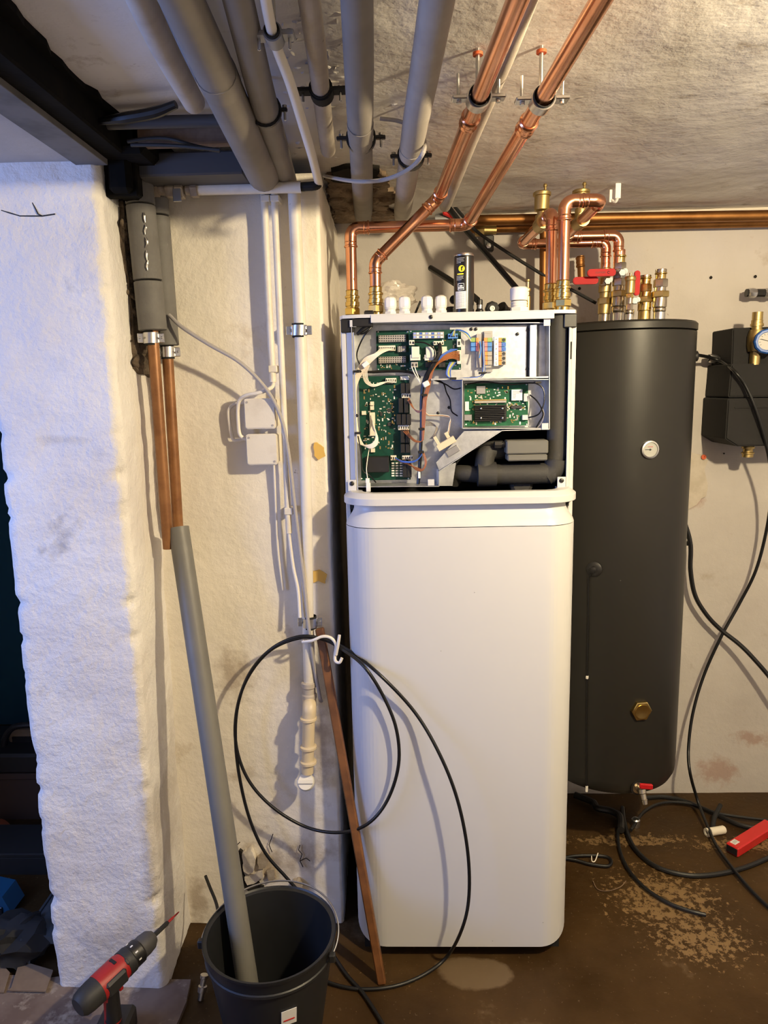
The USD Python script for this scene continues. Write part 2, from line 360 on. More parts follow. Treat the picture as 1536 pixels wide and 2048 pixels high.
BL = [(*Zp(1330, 1800, 0)[:2], .24, .22), (*Zp(1400, 1880, 0)[:2], .20, .13), (*Zp(1480, 1690, 0)[:2], .25, .06), (*Zp(1260, 1680, 0)[:2], .30, .05)]
prev = None
for k, (x, y, rx, ry) in enumerate(BL):
    a, b = blob(x, y, rx, ry, k); nd.update(a); ln += b
    if prev is None: prev = f'f{k}.result'
    else:
        nd[f'mxm{k}'] = ('math', {'math_type': 'maximum'}); ln += [(prev, f'mxm{k}.value1'), (f'f{k}.result', f'mxm{k}.value2')]; prev = f'mxm{k}.value'
nd['th'] = ('math', {'math_type': 'multiply_add', 'value2': .20, 'value3': 0.0}); ln += [(prev, 'th.value1'), ('n2.fac', 'th.value3')]
nd['thr'] = ('rgb_ramp', {'ramp': [(.655, (0, 0, 0)), (.70, (1, 1, 1))]}); ln += [('th.value', 'thr.fac')]
ln += [('r1.color', 'mx1.a'), ('thr.color', 'mx1.fac'), ('mx1.result', 'mx3.a'), ('r3.color', 's3.value1'), ('s3.value', 'mx3.fac')]
# dry grey cement patch in front of the heat pump
px_, py_ = Zp(950, 1945, 0)[:2]
a, b = blob(px_, py_, .115, .06, 9); nd.update(a); ln += b
nd['c1'] = ('math', {'math_type': 'multiply_add', 'value2': .5}); nd['cr'] = ('rgb_ramp', {'ramp': [(.62, (0, 0, 0)), (.72, (.8, .8, .8))]}); nd['mx4'] = ('mix_color', {'b': (.15, .105, .06)})
ln += [('f9.result', 'c1.value1'), ('n1.fac', 'c1.value3'), ('c1.value', 'cr.fac'), ('mx3.result', 'mx4.a'), ('cr.color', 'mx4.fac'), ('mx4.result', 'p.base_color'), ('bn.fac', 'b.height'), ('b.normal', 'p.normal')]
MAT['floor'] = usdkit.material(stage, '/World/Looks/floor', nd, ln, surface='p.BSDF')
mat('floor_stone', (.20, .145, .105), .8, col2=(.13, .085, .06), scale=6, bump=.4, bscale=40, spots=[((.34, .28, .21), 12, .55, .65, 5)])

mat('dirty_white', (.40, .34, .27), .6, col2=(.28, .22, .16), scale=30)
mat('plaster_broken', (.34, .27, .18), .85, col2=(.46, .38, .27), scale=30, bump=.6)
# ================================================================== THE SETTING
# ceiling lamp that lights the room: base plate and glowing bulb (the light itself is the SphereLight above)
t = thing('ceiling_lamp', 'bare ceiling lamp on a round base plate lighting the cellar', 'lamp', (LAMP[0], LAMP[1], 2.17))
put('base_plate', lathe([(.10, 0), (.105, .006), (.105, .05), (.09, .062)], (LAMP[0], LAMP[1], 2.118), (0, 0, 1), 32), 'enamel', t)
put('socket', lathe([(.018, 0), (.02, .01)], (LAMP[0], LAMP[1], 2.127), (0, 0, 1), 16), 'enamel', t)
FB = lambda P, s, seed=0, o=4: meshkit.fbm(P * s, o, seed) - .5
CEIL = 2.18
WALLB = 2.66
WALLL = 1.955
def jag(pts, amp, seed, step=.012):
    """closed outline made ragged"""
    r = random.Random(seed); P = dense(list(pts) + [pts[0]], step)[:-1]
    return [(p[0] + r.uniform(-amp, amp), p[1] + r.uniform(-amp, amp)) for p in P]
def safe(pts):
    g = Polygon(pts).buffer(0)
    if g.geom_type != 'Polygon': g = max(g.geoms, key=lambda q: q.area)
    return list(g.exterior.coords)[:-1]
def patch_xz(px, y, proud, amp=.004, seed=1, step=.012):
    return prism_xz(safe(jag(pxpoly(px, y), amp, seed, step)), y - proud, y + .01)

# floor
xs = np.arange(-2.2, 2.41, .05); ys = np.arange(-1.4, 4.01, .05)
G = np.stack(np.meshgrid(xs, ys), -1); Pf = np.concatenate([G, np.zeros(G.shape[:2] + (1,))], -1)
Pf[..., 2] = FB(Pf, 4, 3) * .006
put('floor', grid(Pf), 'floor', smooth=True, kind='structure', label='dark brown worn cellar floor with ochre bare patches')
# stone threshold under the pillar, lighter worn concrete
th = jag([(-1.9, 1.33), (-.70, 1.28), (-.60, 1.50), (-.615, 1.72), (-1.9, 1.76)], .012, 5, .06)
put('trim_1', prism_xy(safe(th), -.01, .012), 'floor_stone', smooth=False, kind='structure', label='pale worn concrete threshold in front of the white pillar')
# ceiling
xs = np.arange(-.64, 2.41, .02); ys = np.arange(-1.4, WALLB + .021, .02)
G = np.stack(np.meshgrid(xs, ys[::-1]), -1); Pc = np.concatenate([G, np.full(G.shape[:2] + (1,), CEIL)], -1)
Pc[..., 2] += FB(Pc, 6, 11) * .010 + np.abs(FB(Pc, 23, 12)) * -.003
ceiling = put('ceiling', grid(Pc), 'ceiling_paint', smooth=True, kind='structure', label='low cellar ceiling of flaking grey-white paint')
# curled flakes of paint on the ceiling
r = random.Random(3); fl = []
for k in range(84):
    if k < 70: c = Zp(r.uniform(560, 720), r.uniform(20, 340), CEIL)
    else: c = Zp(r.uniform(760, 1500), r.uniform(10, 400), CEIL)
    a = r.uniform(0, 6.28); s = r.uniform(.008, .022); h = r.uniform(.003, .009) if k < 70 else r.uniform(.001, .003)
    u = V(math.cos(a), math.sin(a), 0); w = V(-math.sin(a), math.cos(a), 0); n = 5
    pts = np.array([[c + u * s * (i / 4 - .5) * (1 + .3 * r.random()) + w * s * .6 * (j / 2 - .5) + V(0, 0, .002 - h * (j / 2) ** 2 * (1 - abs(i / 2 - 1) * .4)) for i in range(n)] for j in range(3)])
    fl.append(grid(pts)); fl.append(grid(pts[::-1] + V(0, 0, .0012)))
put('paint_flakes', cat(*fl), 'ceiling_paint', ceiling, smooth=False, kind='stuff')
# back wall and walls outside the picture
xs = np.arange(-.30, 2.41, .025); zs = np.arange(0, CEIL + .03, .025)
bw = sheet(np.stack([xs, np.full(len(xs), WALLB)], 1), zs, lambda P: FB(P, 5, 21) * .014)
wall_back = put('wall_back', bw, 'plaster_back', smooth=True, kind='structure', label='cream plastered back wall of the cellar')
put('trim_2', box(.15, 2.4, WALLB - .022, WALLB + .01, CEIL - .035, CEIL + .01, .006), 'white_paint', kind='structure', label='narrow white strip along the top of the back wall')
put('wall_right', box(2.4, 2.45, -1.4, WALLB, 0, CEIL), 'whitewash', smooth=False, kind='structure')
put('wall_front', box(-2.25, 2.45, -1.45, -1.4, 0, CEIL + .1), 'whitewash', smooth=False, kind='structure')
wl = cat(box(-2.26, -2.2, -1.4, WIN_Y0, 0, CEIL + .1), box(-2.26, -2.2, WIN_Y1, 4.0, 0, CEIL + .1), box(-2.26, -2.2, WIN_Y0, WIN_Y1, 0, WIN_Z0), box(-2.26, -2.2, WIN_Y0, WIN_Y1, WIN_Z1, CEIL + .1))
put('wall_outer', wl, 'whitewash', smooth=False, kind='structure')
w1 = thing('window_1', 'cellar window in the outer wall', 'window', (WIN_X, 0, WIN_Z0)); setdata(stage.GetPrimAtPath(w1), kind='structure')
put('window_frame', cat(box(-2.25, -2.21, WIN_Y0, WIN_Y0 + .05, WIN_Z0, WIN_Z1), box(-2.25, -2.21, WIN_Y1 - .05, WIN_Y1, WIN_Z0, WIN_Z1), box(-2.25, -2.21, WIN_Y0, WIN_Y1, WIN_Z0, WIN_Z0 + .05), box(-2.25, -2.21, WIN_Y0, WIN_Y1, WIN_Z1 - .05, WIN_Z1), box(-2.25, -2.21, .455, .495, WIN_Z0, WIN_Z1)), 'white_paint', w1, smooth=False)
put('pane', box(-2.235, -2.231, WIN_Y0 + .04, WIN_Y1 - .04, WIN_Z0 + .04, WIN_Z1 - .04), 'pane_glass', w1, smooth=False)
put('wall_partition', box(-2.2, -1.75, 1.70, 2.0, 0, 2.10), 'plaster_pillar', smooth=False, kind='structure')
put('wall_store', cat(box(-2.2, -.5, 3.3, 3.36, 0, 2.17), box(-.52, -.48, 2.4, 3.3, 0, 2.17)), 'teal_wall', smooth=False, kind='structure', label='dark teal wall of the store room behind the pillar')
# left wall segment with its return at the recess
pl = dense(fillet([(-.80, WALLL), (-.207, WALLL), (-.222, WALLB + .05)], .010), .014)
zs = np.arange(0, CEIL - .025, .014)
def dleft(P):
    d = FB(P, 7, 31) * .008 + FB(P, 40, 32, 3) * .003
    q = np.exp(-(((P[..., 0] + .42) / .09) ** 2 + ((P[..., 2] - .16) / .10) ** 2))           # broken plaster low on the wall
    return d + q * (FB(P, 26, 33) * .016 - .003)
wall_left = put('wall_left', sheet([(a[0], a[1]) for a in pl], zs, dleft), 'plaster_left', smooth=True, kind='structure', label='cream plastered wall segment carrying the white pipes')
# pillar
pp = dense(fillet([(-.97, 2.3), (-.97, 1.70), (-.668, 1.70), (-.682, 2.02)], .022), .011)
zs = np.arange(0, 2.16, .012)
def dpil(P):
    d = FB(P, 6, 41) * .018 + FB(P, 34, 42, 3) * .004
    e = np.minimum(np.hypot(P[..., 0] + .97, P[..., 1] - 1.70), np.hypot(P[..., 0] + .668, P[..., 1] - 1.70))
    chip = np.clip(FB(P * V(0, 0, 1) + V(1, 1, 0), 22, 43, 3) - .08, 0, 1) * np.exp(-(e / .022) ** 2)
    return d - chip * .09
pillar = put('wall_pillar', sheet([(a[0], a[1]) for a in pp], zs, dpil), 'plaster_pillar', smooth=True, kind='structure', label='white roughcast pillar beside the dark store room')
# chase of bare brick on the pillar's side, behind the lagged pipes
r = random.Random(8)
def chunk(c, s, seed):
    m = trimesh.creation.icosphere(subdivisions=2, radius=1.0); v = m.vertices * np.asarray(s, float) + V(*c)
    v += (m.vertices) * (meshkit.fbm(v * 40, 3, seed)[:, None] - .5) * np.mean(s) * 1.2
    return trimesh.Trimesh(v, m.faces, process=False)
ch = jag([(1.835, 1.66), (1.95, 1.64), (1.99, 1.70), (1.99, 2.13), (1.85, 2.13), (1.825, 1.95), (1.84, 1.80)], .008, 12, .03)
m_ = trimesh.creation.extrude_polygon(Polygon(safe(ch)), .03, engine='earcut'); v = m_.vertices
put('chase', trimesh.Trimesh(np.stack([-.697 + v[:, 2], v[:, 0], v[:, 1]], 1), m_.faces[:, ::1], process=False), 'rubble_dark', pillar, smooth=False)
for k in range(11):
    z = 1.68 + k * .041
    put('stone', chunk(V(-.668, 1.87 + r.uniform(-.02, .05), z), (.010, r.uniform(.03, .05), r.uniform(.016, .026)), 30 + k), 'rubble_dark', pillar, smooth=40)
# beam of dark steel over the opening
edge = [(-.655, -1.4)] + [(-.585 + rng.uniform(-.006, .006) + .010 * math.sin(y * 9) * math.sin(y * 4.3), y) for y in np.arange(-1.4, 1.66, .035)] + [(-.56, 1.66), (-.655, 1.70)]
put('trim_3', cat(box(-.665, -.60, -1.4, 1.72, 2.116, CEIL + .02, .004), box(-.66, -.607, 1.72, 1.94, 2.05, CEIL + .02, .01), box(-.62, -.55, 1.66, 1.94, 2.115, CEIL + .02, .012), prism_xy(safe(edge), CEIL - .012, CEIL + .01)), 'beam_dark', smooth=False, kind='structure', label='blackened steel beam beside the ceiling')
bx_ = []
xs = np.arange(-.70, -.6, .02)
put('trim_4', cat(box(-.720, -.650, -1.4, 1.71, 2.104, 2.135, .001)), 'beam_grey', smooth=False, kind='structure', label='grey lower flange of the steel beam')
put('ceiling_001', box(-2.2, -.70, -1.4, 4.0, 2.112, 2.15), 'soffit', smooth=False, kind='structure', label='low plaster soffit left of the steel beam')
# broken plaster round the pipe passage at the top of the recess
def patch_ceil(px, z, drop, amp, seed, step=.02):
    return prism_xy(safe(jag([tuple(Zp(a, b, z)[:2]) for a, b in px], amp, seed, step)), z - drop, z + .02)
hole = put('trim_5', patch_ceil([(652, 352), (668, 336), (700, 330), (735, 333), (772, 345), (775, 372), (804, 392), (772, 405), (792, 428), (760, 440), (700, 443), (664, 440), (657, 400)], CEIL, .012, .010, 4), 'rubble', smooth=False, kind='structure', label='hole broken through the ceiling plaster round the grey waste pipes')
put('cavity', patch_ceil([(656, 352), (672, 338), (705, 333), (756, 340), (760, 356), (735, 366), (690, 364), (664, 358)], CEIL - .010, .005, .008, 5), 'hole_dark', hole, smooth=False)
for k, (a, b, s) in enumerate([(674, 378, .035), (700, 384, .04), (735, 378, .03), (682, 398, .04), (710, 405, .045), (745, 398, .035), (775, 395, .028), (690, 420, .05), (735, 424, .05), (768, 425, .035), (668, 430, .03)]):
    put('stone', chunk(Zp(a, b, CEIL - .010), (s, s * .8, .012), 50 + k), 'rubble', hole, smooth=False)
# loose lumps and gaps at the foot of the left wall
put('gap', patch_xz([(468, 1715), (482, 1697), (486, 1722), (487, 1745), (496, 1762), (515, 1766), (530, 1779), (500, 1784), (474, 1772), (466, 1742)], WALLL - .007, .003, .004, 1, .012), 'hole_dark', wall_left, smooth=False)
for k, (px, pr) in enumerate((([(486, 1704), (502, 1692), (512, 1712), (510, 1738), (500, 1746), (488, 1738)], .010), ([(490, 1752), (506, 1746), (524, 1740), (528, 1752), (514, 1762), (496, 1766)], .008), ([(514, 1712), (528, 1704), (540, 1716), (532, 1734), (518, 1736)], .006), ([(586, 1760), (602, 1757), (606, 1772), (592, 1780), (582, 1772)], .012), ([(534, 1742), (548, 1738), (552, 1756), (538, 1762)], .005))):
    put('plaster_lump', patch_xz(px, WALLL - .007, pr, .0025, 60 + k, .010), 'plaster_left' if k in (0, 1) else 'plaster_broken', wall_left, smooth=False)
for k, rows in enumerate(([(600, 1690), (597, 1700), (604, 1708), (600, 1722), (606, 1734)], [(600, 1722), (612, 1716), (620, 1722)], [(470, 1712), (464, 1720), (474, 1690), (480, 1684)], [(1 + 545, 1668), (538, 1690), (544, 1704)])):
    put('crack', tube([Yp(a, b, WALLL - .0055) for a, b in rows], .0012, 5), 'hole_dark', wall_left, smooth=False)
for k, rows in enumerate(([(60, 1260), (68, 1268), (80, 1282), (96, 1290)], [(178, 1822), (200, 1845), (222, 1872), (238, 1890), (243, 1908)], [(60, 395), (76, 428), (84, 432)], [(0, 420), (40, 432), (84, 432), (110, 428)])):
    put('crack', tube([Yp(a, b, 1.7 + .0015) for a, b in rows], .0016 if k != 1 else .003, 5), 'felt_grey' if k != 1 else 'dirty_white', pillar, smooth=False)
# marks on the walls with a shape of their own
put('paint_mark', cat(patch_xz([(628, 886), (634, 884), (648, 896), (650, 912), (638, 920), (628, 912)], WALLL - .004, .003, .002, 6), patch_xz([(622, 1142), (640, 1140), (655, 1148), (650, 1168), (636, 1160), (626, 1165)], WALLL - .004, .003, .002, 7)), 'ochre_paint', wall_left, smooth=False)
pt = put('plaster_fill', patch_xz([(1372, 912), (1385, 905), (1405, 908), (1414, 920), (1410, 940), (1418, 965), (1412, 990), (1395, 1010), (1372, 1022)], WALLB - .006, .004, .006, 8, .03), 'plaster_fill', wall_back, smooth=False)
put('wall_plug', lathe([(.009, 0), (.009, .004), (.004, .004), (.004, .001)], Yp(1407, 914, WALLB - .012), (0, -1, 0), 12), 'plug_red', pt)
for a, b in ((1422, 555), (1511, 553), (1159, 577), (1448, 907)):
    s = .0035 if b < 600 else .002
    put('drill_hole', lathe([(s * 1.5, 0), (s, .003), (s * .6, .0035)], Yp(a, b, WALLB - .004), (0, -1, 0), 10), 'hole_dark', wall_back)


# ================================================================== LEFT SIDE
def clampring(name, label, c, axis, r, w=.022, mat_='steel', ears=None, rod=None, earlen=.018, rubber=True, group=None):
    """two-part pipe clamp: band, rubber insert, ears with screws, threaded rod"""
    t = thing(name, label, 'pipe clamp', c, group)
    put('band', ring(c, axis, r + .0015, r + .0045, w), mat_, t)
    if rubber: put('rubber_insert', ring(c, axis, r + .0002, r + .0018, w * 1.35), 'black_matt', t)
    e = unit(ears if ears is not None else frame_of(axis)[0]); ax = unit(axis); o = unit(np.cross(ax, e))
    for s in (-1, 1):
        q = np.asarray(c) + e * s * (r + .003 + earlen / 2)
        put('ear', obox(q, e, ax, o, earlen, w * .9, .007, .0015), mat_, t)
        scr = cat(lathe([(.0045, -.008), (.0045, -.004), (.0024, -.004), (.0024, .018), (.001, .019)], q + e * s * .001, o, 10))
        put('screw', scr, 'steel', t)
    if rod is not None: put('threaded_rod', tube([rod[0], rod[1]], rod[2], 10), 'steel', t)
    return t
def px_tube(rows, n=14, sub=6):
    """rows: (px, py, ('y'|'z'), value, width in px)"""
    P, R = [], []
    for a, b, k, v, w in rows:
        p = Yp(a, b, v) if k == 'y' else Zp(a, b, v); P.append(p); R.append(rad(p, w))
    return P, R

# --- grey pipes under the ceiling
def cpipe(name, label, rows, mat_, cat_='pipe', joints=(), n=20):
    P, R = px_tube(rows); t = thing(name, label, cat_, P[-1], 'grey and white pipes under the ceiling')
    e = P[0] - P[1]; e[2] = 0; e = unit(e)
    Q = spline(P, 8) if len(P) > 2 else np.linspace(P[0], P[1], 12); RR = np.interp(np.linspace(0, 1, len(Q)), np.linspace(0, 1, len(R)), R)
    ext = np.array([Q[0] + e * d_ for d_ in np.linspace(max(.3, (Q[0][1] + 1.38) / -e[1]), .1, 6)])
    put('tube', tube(np.vstack([ext, Q]), np.concatenate([np.full(6, RR[0]), RR]), n), mat_, t)
    for a, b in joints:
        i = min(range(len(Q)), key=lambda k: np.hypot(*(np.array(proj(Q[k])) - (a, b)))); d = Q[min(i + 1, len(Q) - 1)] - Q[max(i - 1, 0)]
        put('joint', ring(Q[i], d, RR[i] * .98, RR[i] * 1.035, .05), mat_, t)
    return t, Q, RR
def proj(p):
    v = np.asarray(p) - EYE; return 768 + F * (v @ AX_R) / (v @ AX_F), 1024 + F * (v @ AX_D) / (v @ AX_F)

cpipe('ceiling_pipe', 'pale flattened pipe nearest the steel beam, leftmost under the ceiling', [(255, -60, 'z', 2.15, 62), (325, 90, 'z', 2.15, 55), (388, 205, 'z', 2.15, 44)], 'pipe_painted')
cpipe('ceiling_pipe', 'thickest grey waste pipe under the ceiling, ending over the white crosspipe', [(330, -70, 'z', 2.11, 92), (415, 110, 'z', 2.11, 84), (470, 230, 'z', 2.105, 76), (523, 340, 'z', 2.11, 68), (531, 360, 'y', 1.97, 60)], 'pipe_grey', joints=[(440, 165)])
cpipe('ceiling_pipe', 'grey waste pipe with a thin clamp, right beside the thickest waste pipe', [(462, -60, 'z', 2.12, 66), (495, 75, 'z', 2.12, 60), (530, 215, 'z', 2.12, 54), (552, 290, 'z', 2.12, 48), (575, 368, 'y', 1.97, 40)], 'pipe_grey')
cpipe('ceiling_conduit', 'thin cream conduit bending down to the wall corner', [(524, -50, 'z', 2.11, 24), (536, 25, 'z', 2.11, 23), (552, 90, 'z', 2.11, 22), (580, 165, 'z', 2.10, 21), (606, 250, 'z', 2.09, 20), (625, 315, 'z', 2.08, 18), (638, 368, 'y', 1.90, 17)], 'cable_white', 'conduit', n=12)
cpipe('ceiling_pipe', 'stained grey-white pipe with a rusty black clamp, right of the cream conduit', [(610, -60, 'z', 2.14, 48), (631, 90, 'z', 2.14, 42), (642, 185, 'z', 2.14, 36), (656, 300, 'z', 2.135, 30)], 'pipe_painted')
cpipe('ceiling_pipe', 'straight dark grey waste pipe running to the hole in the back wall', [(712, -60, 'z', 2.12, 70), (718, 140, 'z', 2.11, 60), (722, 300, 'z', 2.08, 46), (727, 432, 'y', WALLB - .02, 37)], 'pipe_grey', joints=[(722, 262)])
cpipe('ceiling_pipe', 'lighter grey waste pipe with a white cable round it, left of the copper pipes', [(884, -60, 'z', 2.12, 78), (850, 140, 'z', 2.11, 62), (822, 300, 'z', 2.08, 46), (804, 430, 'y', WALLB - .03, 34)], 'pipe_grey_light', joints=[(822, 300)])
cpipe('ceiling_pipe', 'pale slender pipe capped above the black cables, behind the copper pipes', [(1078, -60, 'z', 2.14, 44), (1008, 120, 'z', 2.14, 38), (940, 285, 'z', 2.14, 28), (890, 412, 'z', 2.13, 23)], 'pipe_painted')
def cl(px, py, z, r_w, label, rod=True, mat_='steel', w=.02, **k):
    c = Zp(px, py, z); r_ = rad(c, r_w)
    return clampring('pipe_clamp', label, c, (0, 1, 0), r_, w, mat_, (1, 0, 0), ((c + V(0, 0, r_), V(c[0], c[1], CEIL + .01), .004) if rod else None), **k)
cl(531, 221, 2.12, 56, 'thin black clamp with bright screw on the second grey waste pipe', mat_='black_plastic', w=.008, earlen=.012)
cl(548, 72, 2.11, 26, 'dark painted clamp round the thin cream conduit', mat_='zinc_dark', w=.03)
cl(643, 182, 2.14, 38, 'rusty black double clamp on the stained grey-white pipe', mat_='black_matt', w=.03, earlen=.026)
cl(722, 276, 2.085, 51, 'black clamp with two screws on the straight dark grey waste pipe', mat_='black_plastic', w=.012, earlen=.02)
cl(822, 312, 2.08, 47, 'dark clamp beside the white cable on the lighter grey waste pipe', mat_='black_plastic', w=.012, earlen=.016)
# white cable slung from the wall corner round the two waste pipes
cw = [Yp(648, 352, 1.965), Zp(690, 360, 2.055), Zp(725, 363, 2.030), Zp(765, 360, 2.030), Zp(800, 348, 2.030), Zp(828, 330, 2.035), Zp(846, 306, 2.045), Zp(849, 283, 2.08), Zp(838, 262, 2.125), Zp(800, 243, 2.155), Zp(760, 237, 2.16)]
t = put('cable', tube(spline(cw), .0042, 8), 'cable_grey'); setdata(stage.GetPrimAtPath(t), label='pale cable slung under the two grey waste pipes by the wall hole', category='cable')

# --- things in the dark gap between beam and pipes
t = put('cable', tube(spline([Zp(190, 244, 2.14), Zp(250, 236, 2.14), Zp(310, 225, 2.145), Zp(352, 209, 2.155)]), [.006, .011, .011, .008], 10), 'rubber_cable'); setdata(stage.GetPrimAtPath(t), label='thick black cable crossing under the ceiling beside the steel beam', category='cable')
t = put('cross_pipe', tube([Zp(215, 247, 2.15), Zp(450, 241, 2.15)], .0125, 12), 'duct_dark'); setdata(stage.GetPrimAtPath(t), label='grey pipe crossing behind the thick black cable', category='pipe')
t = put('timber_batten', pxbox(262, 254, 470, 288, 1.66, .03, .003), 'timber_brown', smooth=False); setdata(stage.GetPrimAtPath(t), label='brown timber batten behind the grey waste pipes', category='batten')
for k, rows in enumerate(([(255, 283), (300, 277), (340, 278), (390, 292), (440, 302)], [(262, 290), (310, 290), (360, 292), (440, 300)])):
    t = put('cable', tube(spline([Yp(a, b, 1.645 - .012 * k) for a, b in rows]), .0042, 8), 'felt_grey'); setdata(stage.GetPrimAtPath(t), label=['upper of two thin cables sagging in front of the timber batten', 'lower of two thin cables sagging in front of the timber batten'][k], category='cable')
t = put('duct', pxbox(272, 302, 486, 350, 1.76, .10, .004), 'duct_dark'); setdata(stage.GetPrimAtPath(t), label='dark metal duct over the white crosspipe', category='duct')
t = put('wall_ledge', pxbox(285, 350, 500, 366, 1.88, .06, .003), 'timber_brown', smooth=False); setdata(stage.GetPrimAtPath(t), label='narrow brown ledge between the dark duct and the white crosspipe', category='ledge')
t = put('sooty_board', pxbox(205, 275, 272, 392, 1.74, .03, .003), 'beam_dark', smooth=False); setdata(stage.GetPrimAtPath(t), label='sooty dark board in the gap above the lagged pipes', category='board')

# --- white crosspipe with unions
yx = 1.86
t = thing('cross_pipe', 'white painted crosspipe with brass unions above the wall segment', 'pipe', Yp(500, 378, yx))
A, B = Yp(392, 379, yx), Yp(602, 374, yx); put('tube', tube([A, B], .0135, 14), 'white_paint', t)
d = unit(B - A)
put('union', cat(*[lathe([(.013, 0), (.013, L)], Yp(x, 379.5, yx), d, 14) for x, L in ((316, .03), (372, .03))], hexnut(Yp(333, 379.5, yx), d, .036, .022), hexnut(Yp(352, 379.5, yx), d, .040, .02), hexnut(Yp(382, 379.5, yx), d, .034, .018), lathe([(.017, 0), (.017, .018)], Yp(303, 379.5, yx), d, 14)), 'dirty_white', t)
put('elbow', tube(fillet([Yp(600, 374, yx), Yp(632, 372, yx), Yp(638, 366, yx + .04)], .012), .0105, 10), 'black_matt', t)
put('lever', obox(Yp(354, 390, yx - .02), d, (0, 1, 0), (0, 0, 1), .02, .004, .03, .001), 'steel', t)
# --- white vertical pipes
yw = 1.92
def vpipe(name, label, cat_, rows, r_):
    t = thing(name, label, cat_, Yp(rows[-1][0], rows[-1][1], yw)); P = [Yp(a, b, yw) for a, b in rows]
    put('tube', tube(spline(P, 4) if len(P) > 2 else P, r_, 14), 'white_paint', t); return t
t = vpipe('conduit', 'white painted conduit ending above the upper junction box', 'conduit', [(528, 384), (536, 570), (546, 764)], .0092)
for a, b in ((530, 396), (545, 738)): put('clip', pxbox(a - 9, b - 7, a + 9, b + 7, yw - .011, .045, .002), 'white_paint', t)
t = vpipe('conduit', 'longer white painted conduit ending beside the junction boxes', 'conduit', [(548, 384), (562, 700), (578, 1066)], .0085)
for a, b in ((549, 396), (577, 1023)): put('clip', pxbox(a - 9, b - 7, a + 9, b + 7, yw - .0105, .045, .002), 'white_paint', t)
t = vpipe('service_pipe', 'thick white painted pipe with chipped paint running down to a capped elbow', 'pipe', [(588, 384), (596, 560), (604, 740), (612, 1000), (616, 1250), (619, 1370)], .0160)
cc = Yp(617, 1368, yw); put('coupling', lathe([(.017, 0), (.021, .004), (.021, .014), (.018, .018), (.018, .034), (.0215, .038), (.0215, .05), (.018, .053)], Yp(619, 1398, yw), (0, 0, 1), 18), 'pipe_painted', t)
put('elbow', tube(fillet([Yp(619, 1396, yw), Yp(619, 1406, yw), Yp(619, 1412, yw - .03), Yp(618, 1440, yw - .032)], .02), .0195, 16), 'ivory', t)
put('drop_tube', tube([Yp(618, 1434, yw - .032), Yp(615, 1545, yw - .032)], .0172, 18), 'ivory', t)
for b in (1437, 1494, 1524): put('collar', lathe([(.019, -.006), (.0235, -.003), (.0235, .003), (.019, .006)], Yp(617, b, yw - .032), (0, 0, 1), 18), 'ivory', t)
cc = Yp(612, 1564, yw - .036); ca_ = unit(V(0, -.86, .5))
put('tap_cap', cat(lathe([(.018, -.022), (.0225, -.018), (.0245, -.010), (.0245, .006), (.021, .011)], cc, ca_, 24), obox(cc + ca_ * .012, (1, 0, 0), unit(np.cross(ca_, (1, 0, 0))), ca_, .045, .011, .010, .002)), 'plastic_white', t)
for (a, b), lb in (((598, 661), 'steel clamp high on the thick white pipe'), ((620, 1244), 'steel clamp on the thick white pipe above the cable hook')):
    c = Yp(a, b, yw); clampring('pipe_clamp', lb, c, (0, 0, 1), .0165, .026, 'steel', (1, 0, 0), (c, c + V(0, .05, 0), .005), .014, True)
# --- junction boxes
def jbox(label, x0, y0, x1, y1, g):
    yf = 1.90; t = thing('junction_box', label, 'junction box', Yp((x0 + x1) / 2, y1, yf + .03), g)
    a, b = Yp(x0, (y0 + y1) / 2, yf)[0], Yp(x1, (y0 + y1) / 2, yf)[0]; z0, z1 = Yp((x0 + x1) / 2, y1, yf)[2], Yp((x0 + x1) / 2, y0, yf)[2]
    pts = fillet([V(a, z0, 0), V(b, z0, 0), V(b, z1, 0), V(a, z1, 0), V(a, z0, 0)], .008)
    q = [(p[0], p[1]) for p in Polygon([(p[0], p[1]) for p in pts]).buffer(-.008).buffer(.008).exterior.coords][:-1]
    g2 = Polygon(q)
    put('body', prism_xz(list(g2.buffer(-.003).exterior.coords)[:-1], yf + .014, WALLL + .004), 'white_paint', t)
    put('lid', cat(prism_xz(q, yf + .003, yf + .016), prism_xz(list(g2.buffer(-.0025).exterior.coords)[:-1], yf, yf + .004)), 'white_paint', t)
    for sx, sy in ((a + .009, z1 - .009), (b - .009, z0 + .009)): put('screw', lathe([(.003, 0), (.003, .0012)], (sx, yf, sy), (0, -1, 0), 8), 'cable_grey', t)
jbox('upper of the two square white junction boxes', 488, 797, 551, 858, 'junction boxes on the left wall')
jbox('lower of the two square white junction boxes', 492, 868, 555, 930, 'junction boxes on the left wall')
def cable(label, pts, r_, m_, sub=8, n=10, parent=None, name='cable'):
    t = put(name, tube(spline(pts, sub), r_, n), m_, parent)
    if parent is None: setdata(stage.GetPrimAtPath(t), label=label, category='cable')
    return t
cable('white cable looping from the conduit end round the left of the junction boxes', [Yp(a, b, y - .135) for a, b, y in ((547, 764, 2.055), (543, 775, 2.04), (520, 785, 2.03), (495, 790, 2.035), (480, 800, 2.045), (476, 820, 2.05), (477, 850, 2.05), (480, 870, 2.05), (492, 879, 2.055))], .0052, 'cable_white')
cable('outer white cable bulging left of the junction boxes', [Yp(a, b, y - .135) for a, b, y in ((489, 805, 2.07), (470, 808, 2.07), (458, 820, 2.07), (460, 850, 2.07), (466, 878, 2.07), (478, 880, 2.07), (493, 876, 2.07))], .005, 'cable_white')
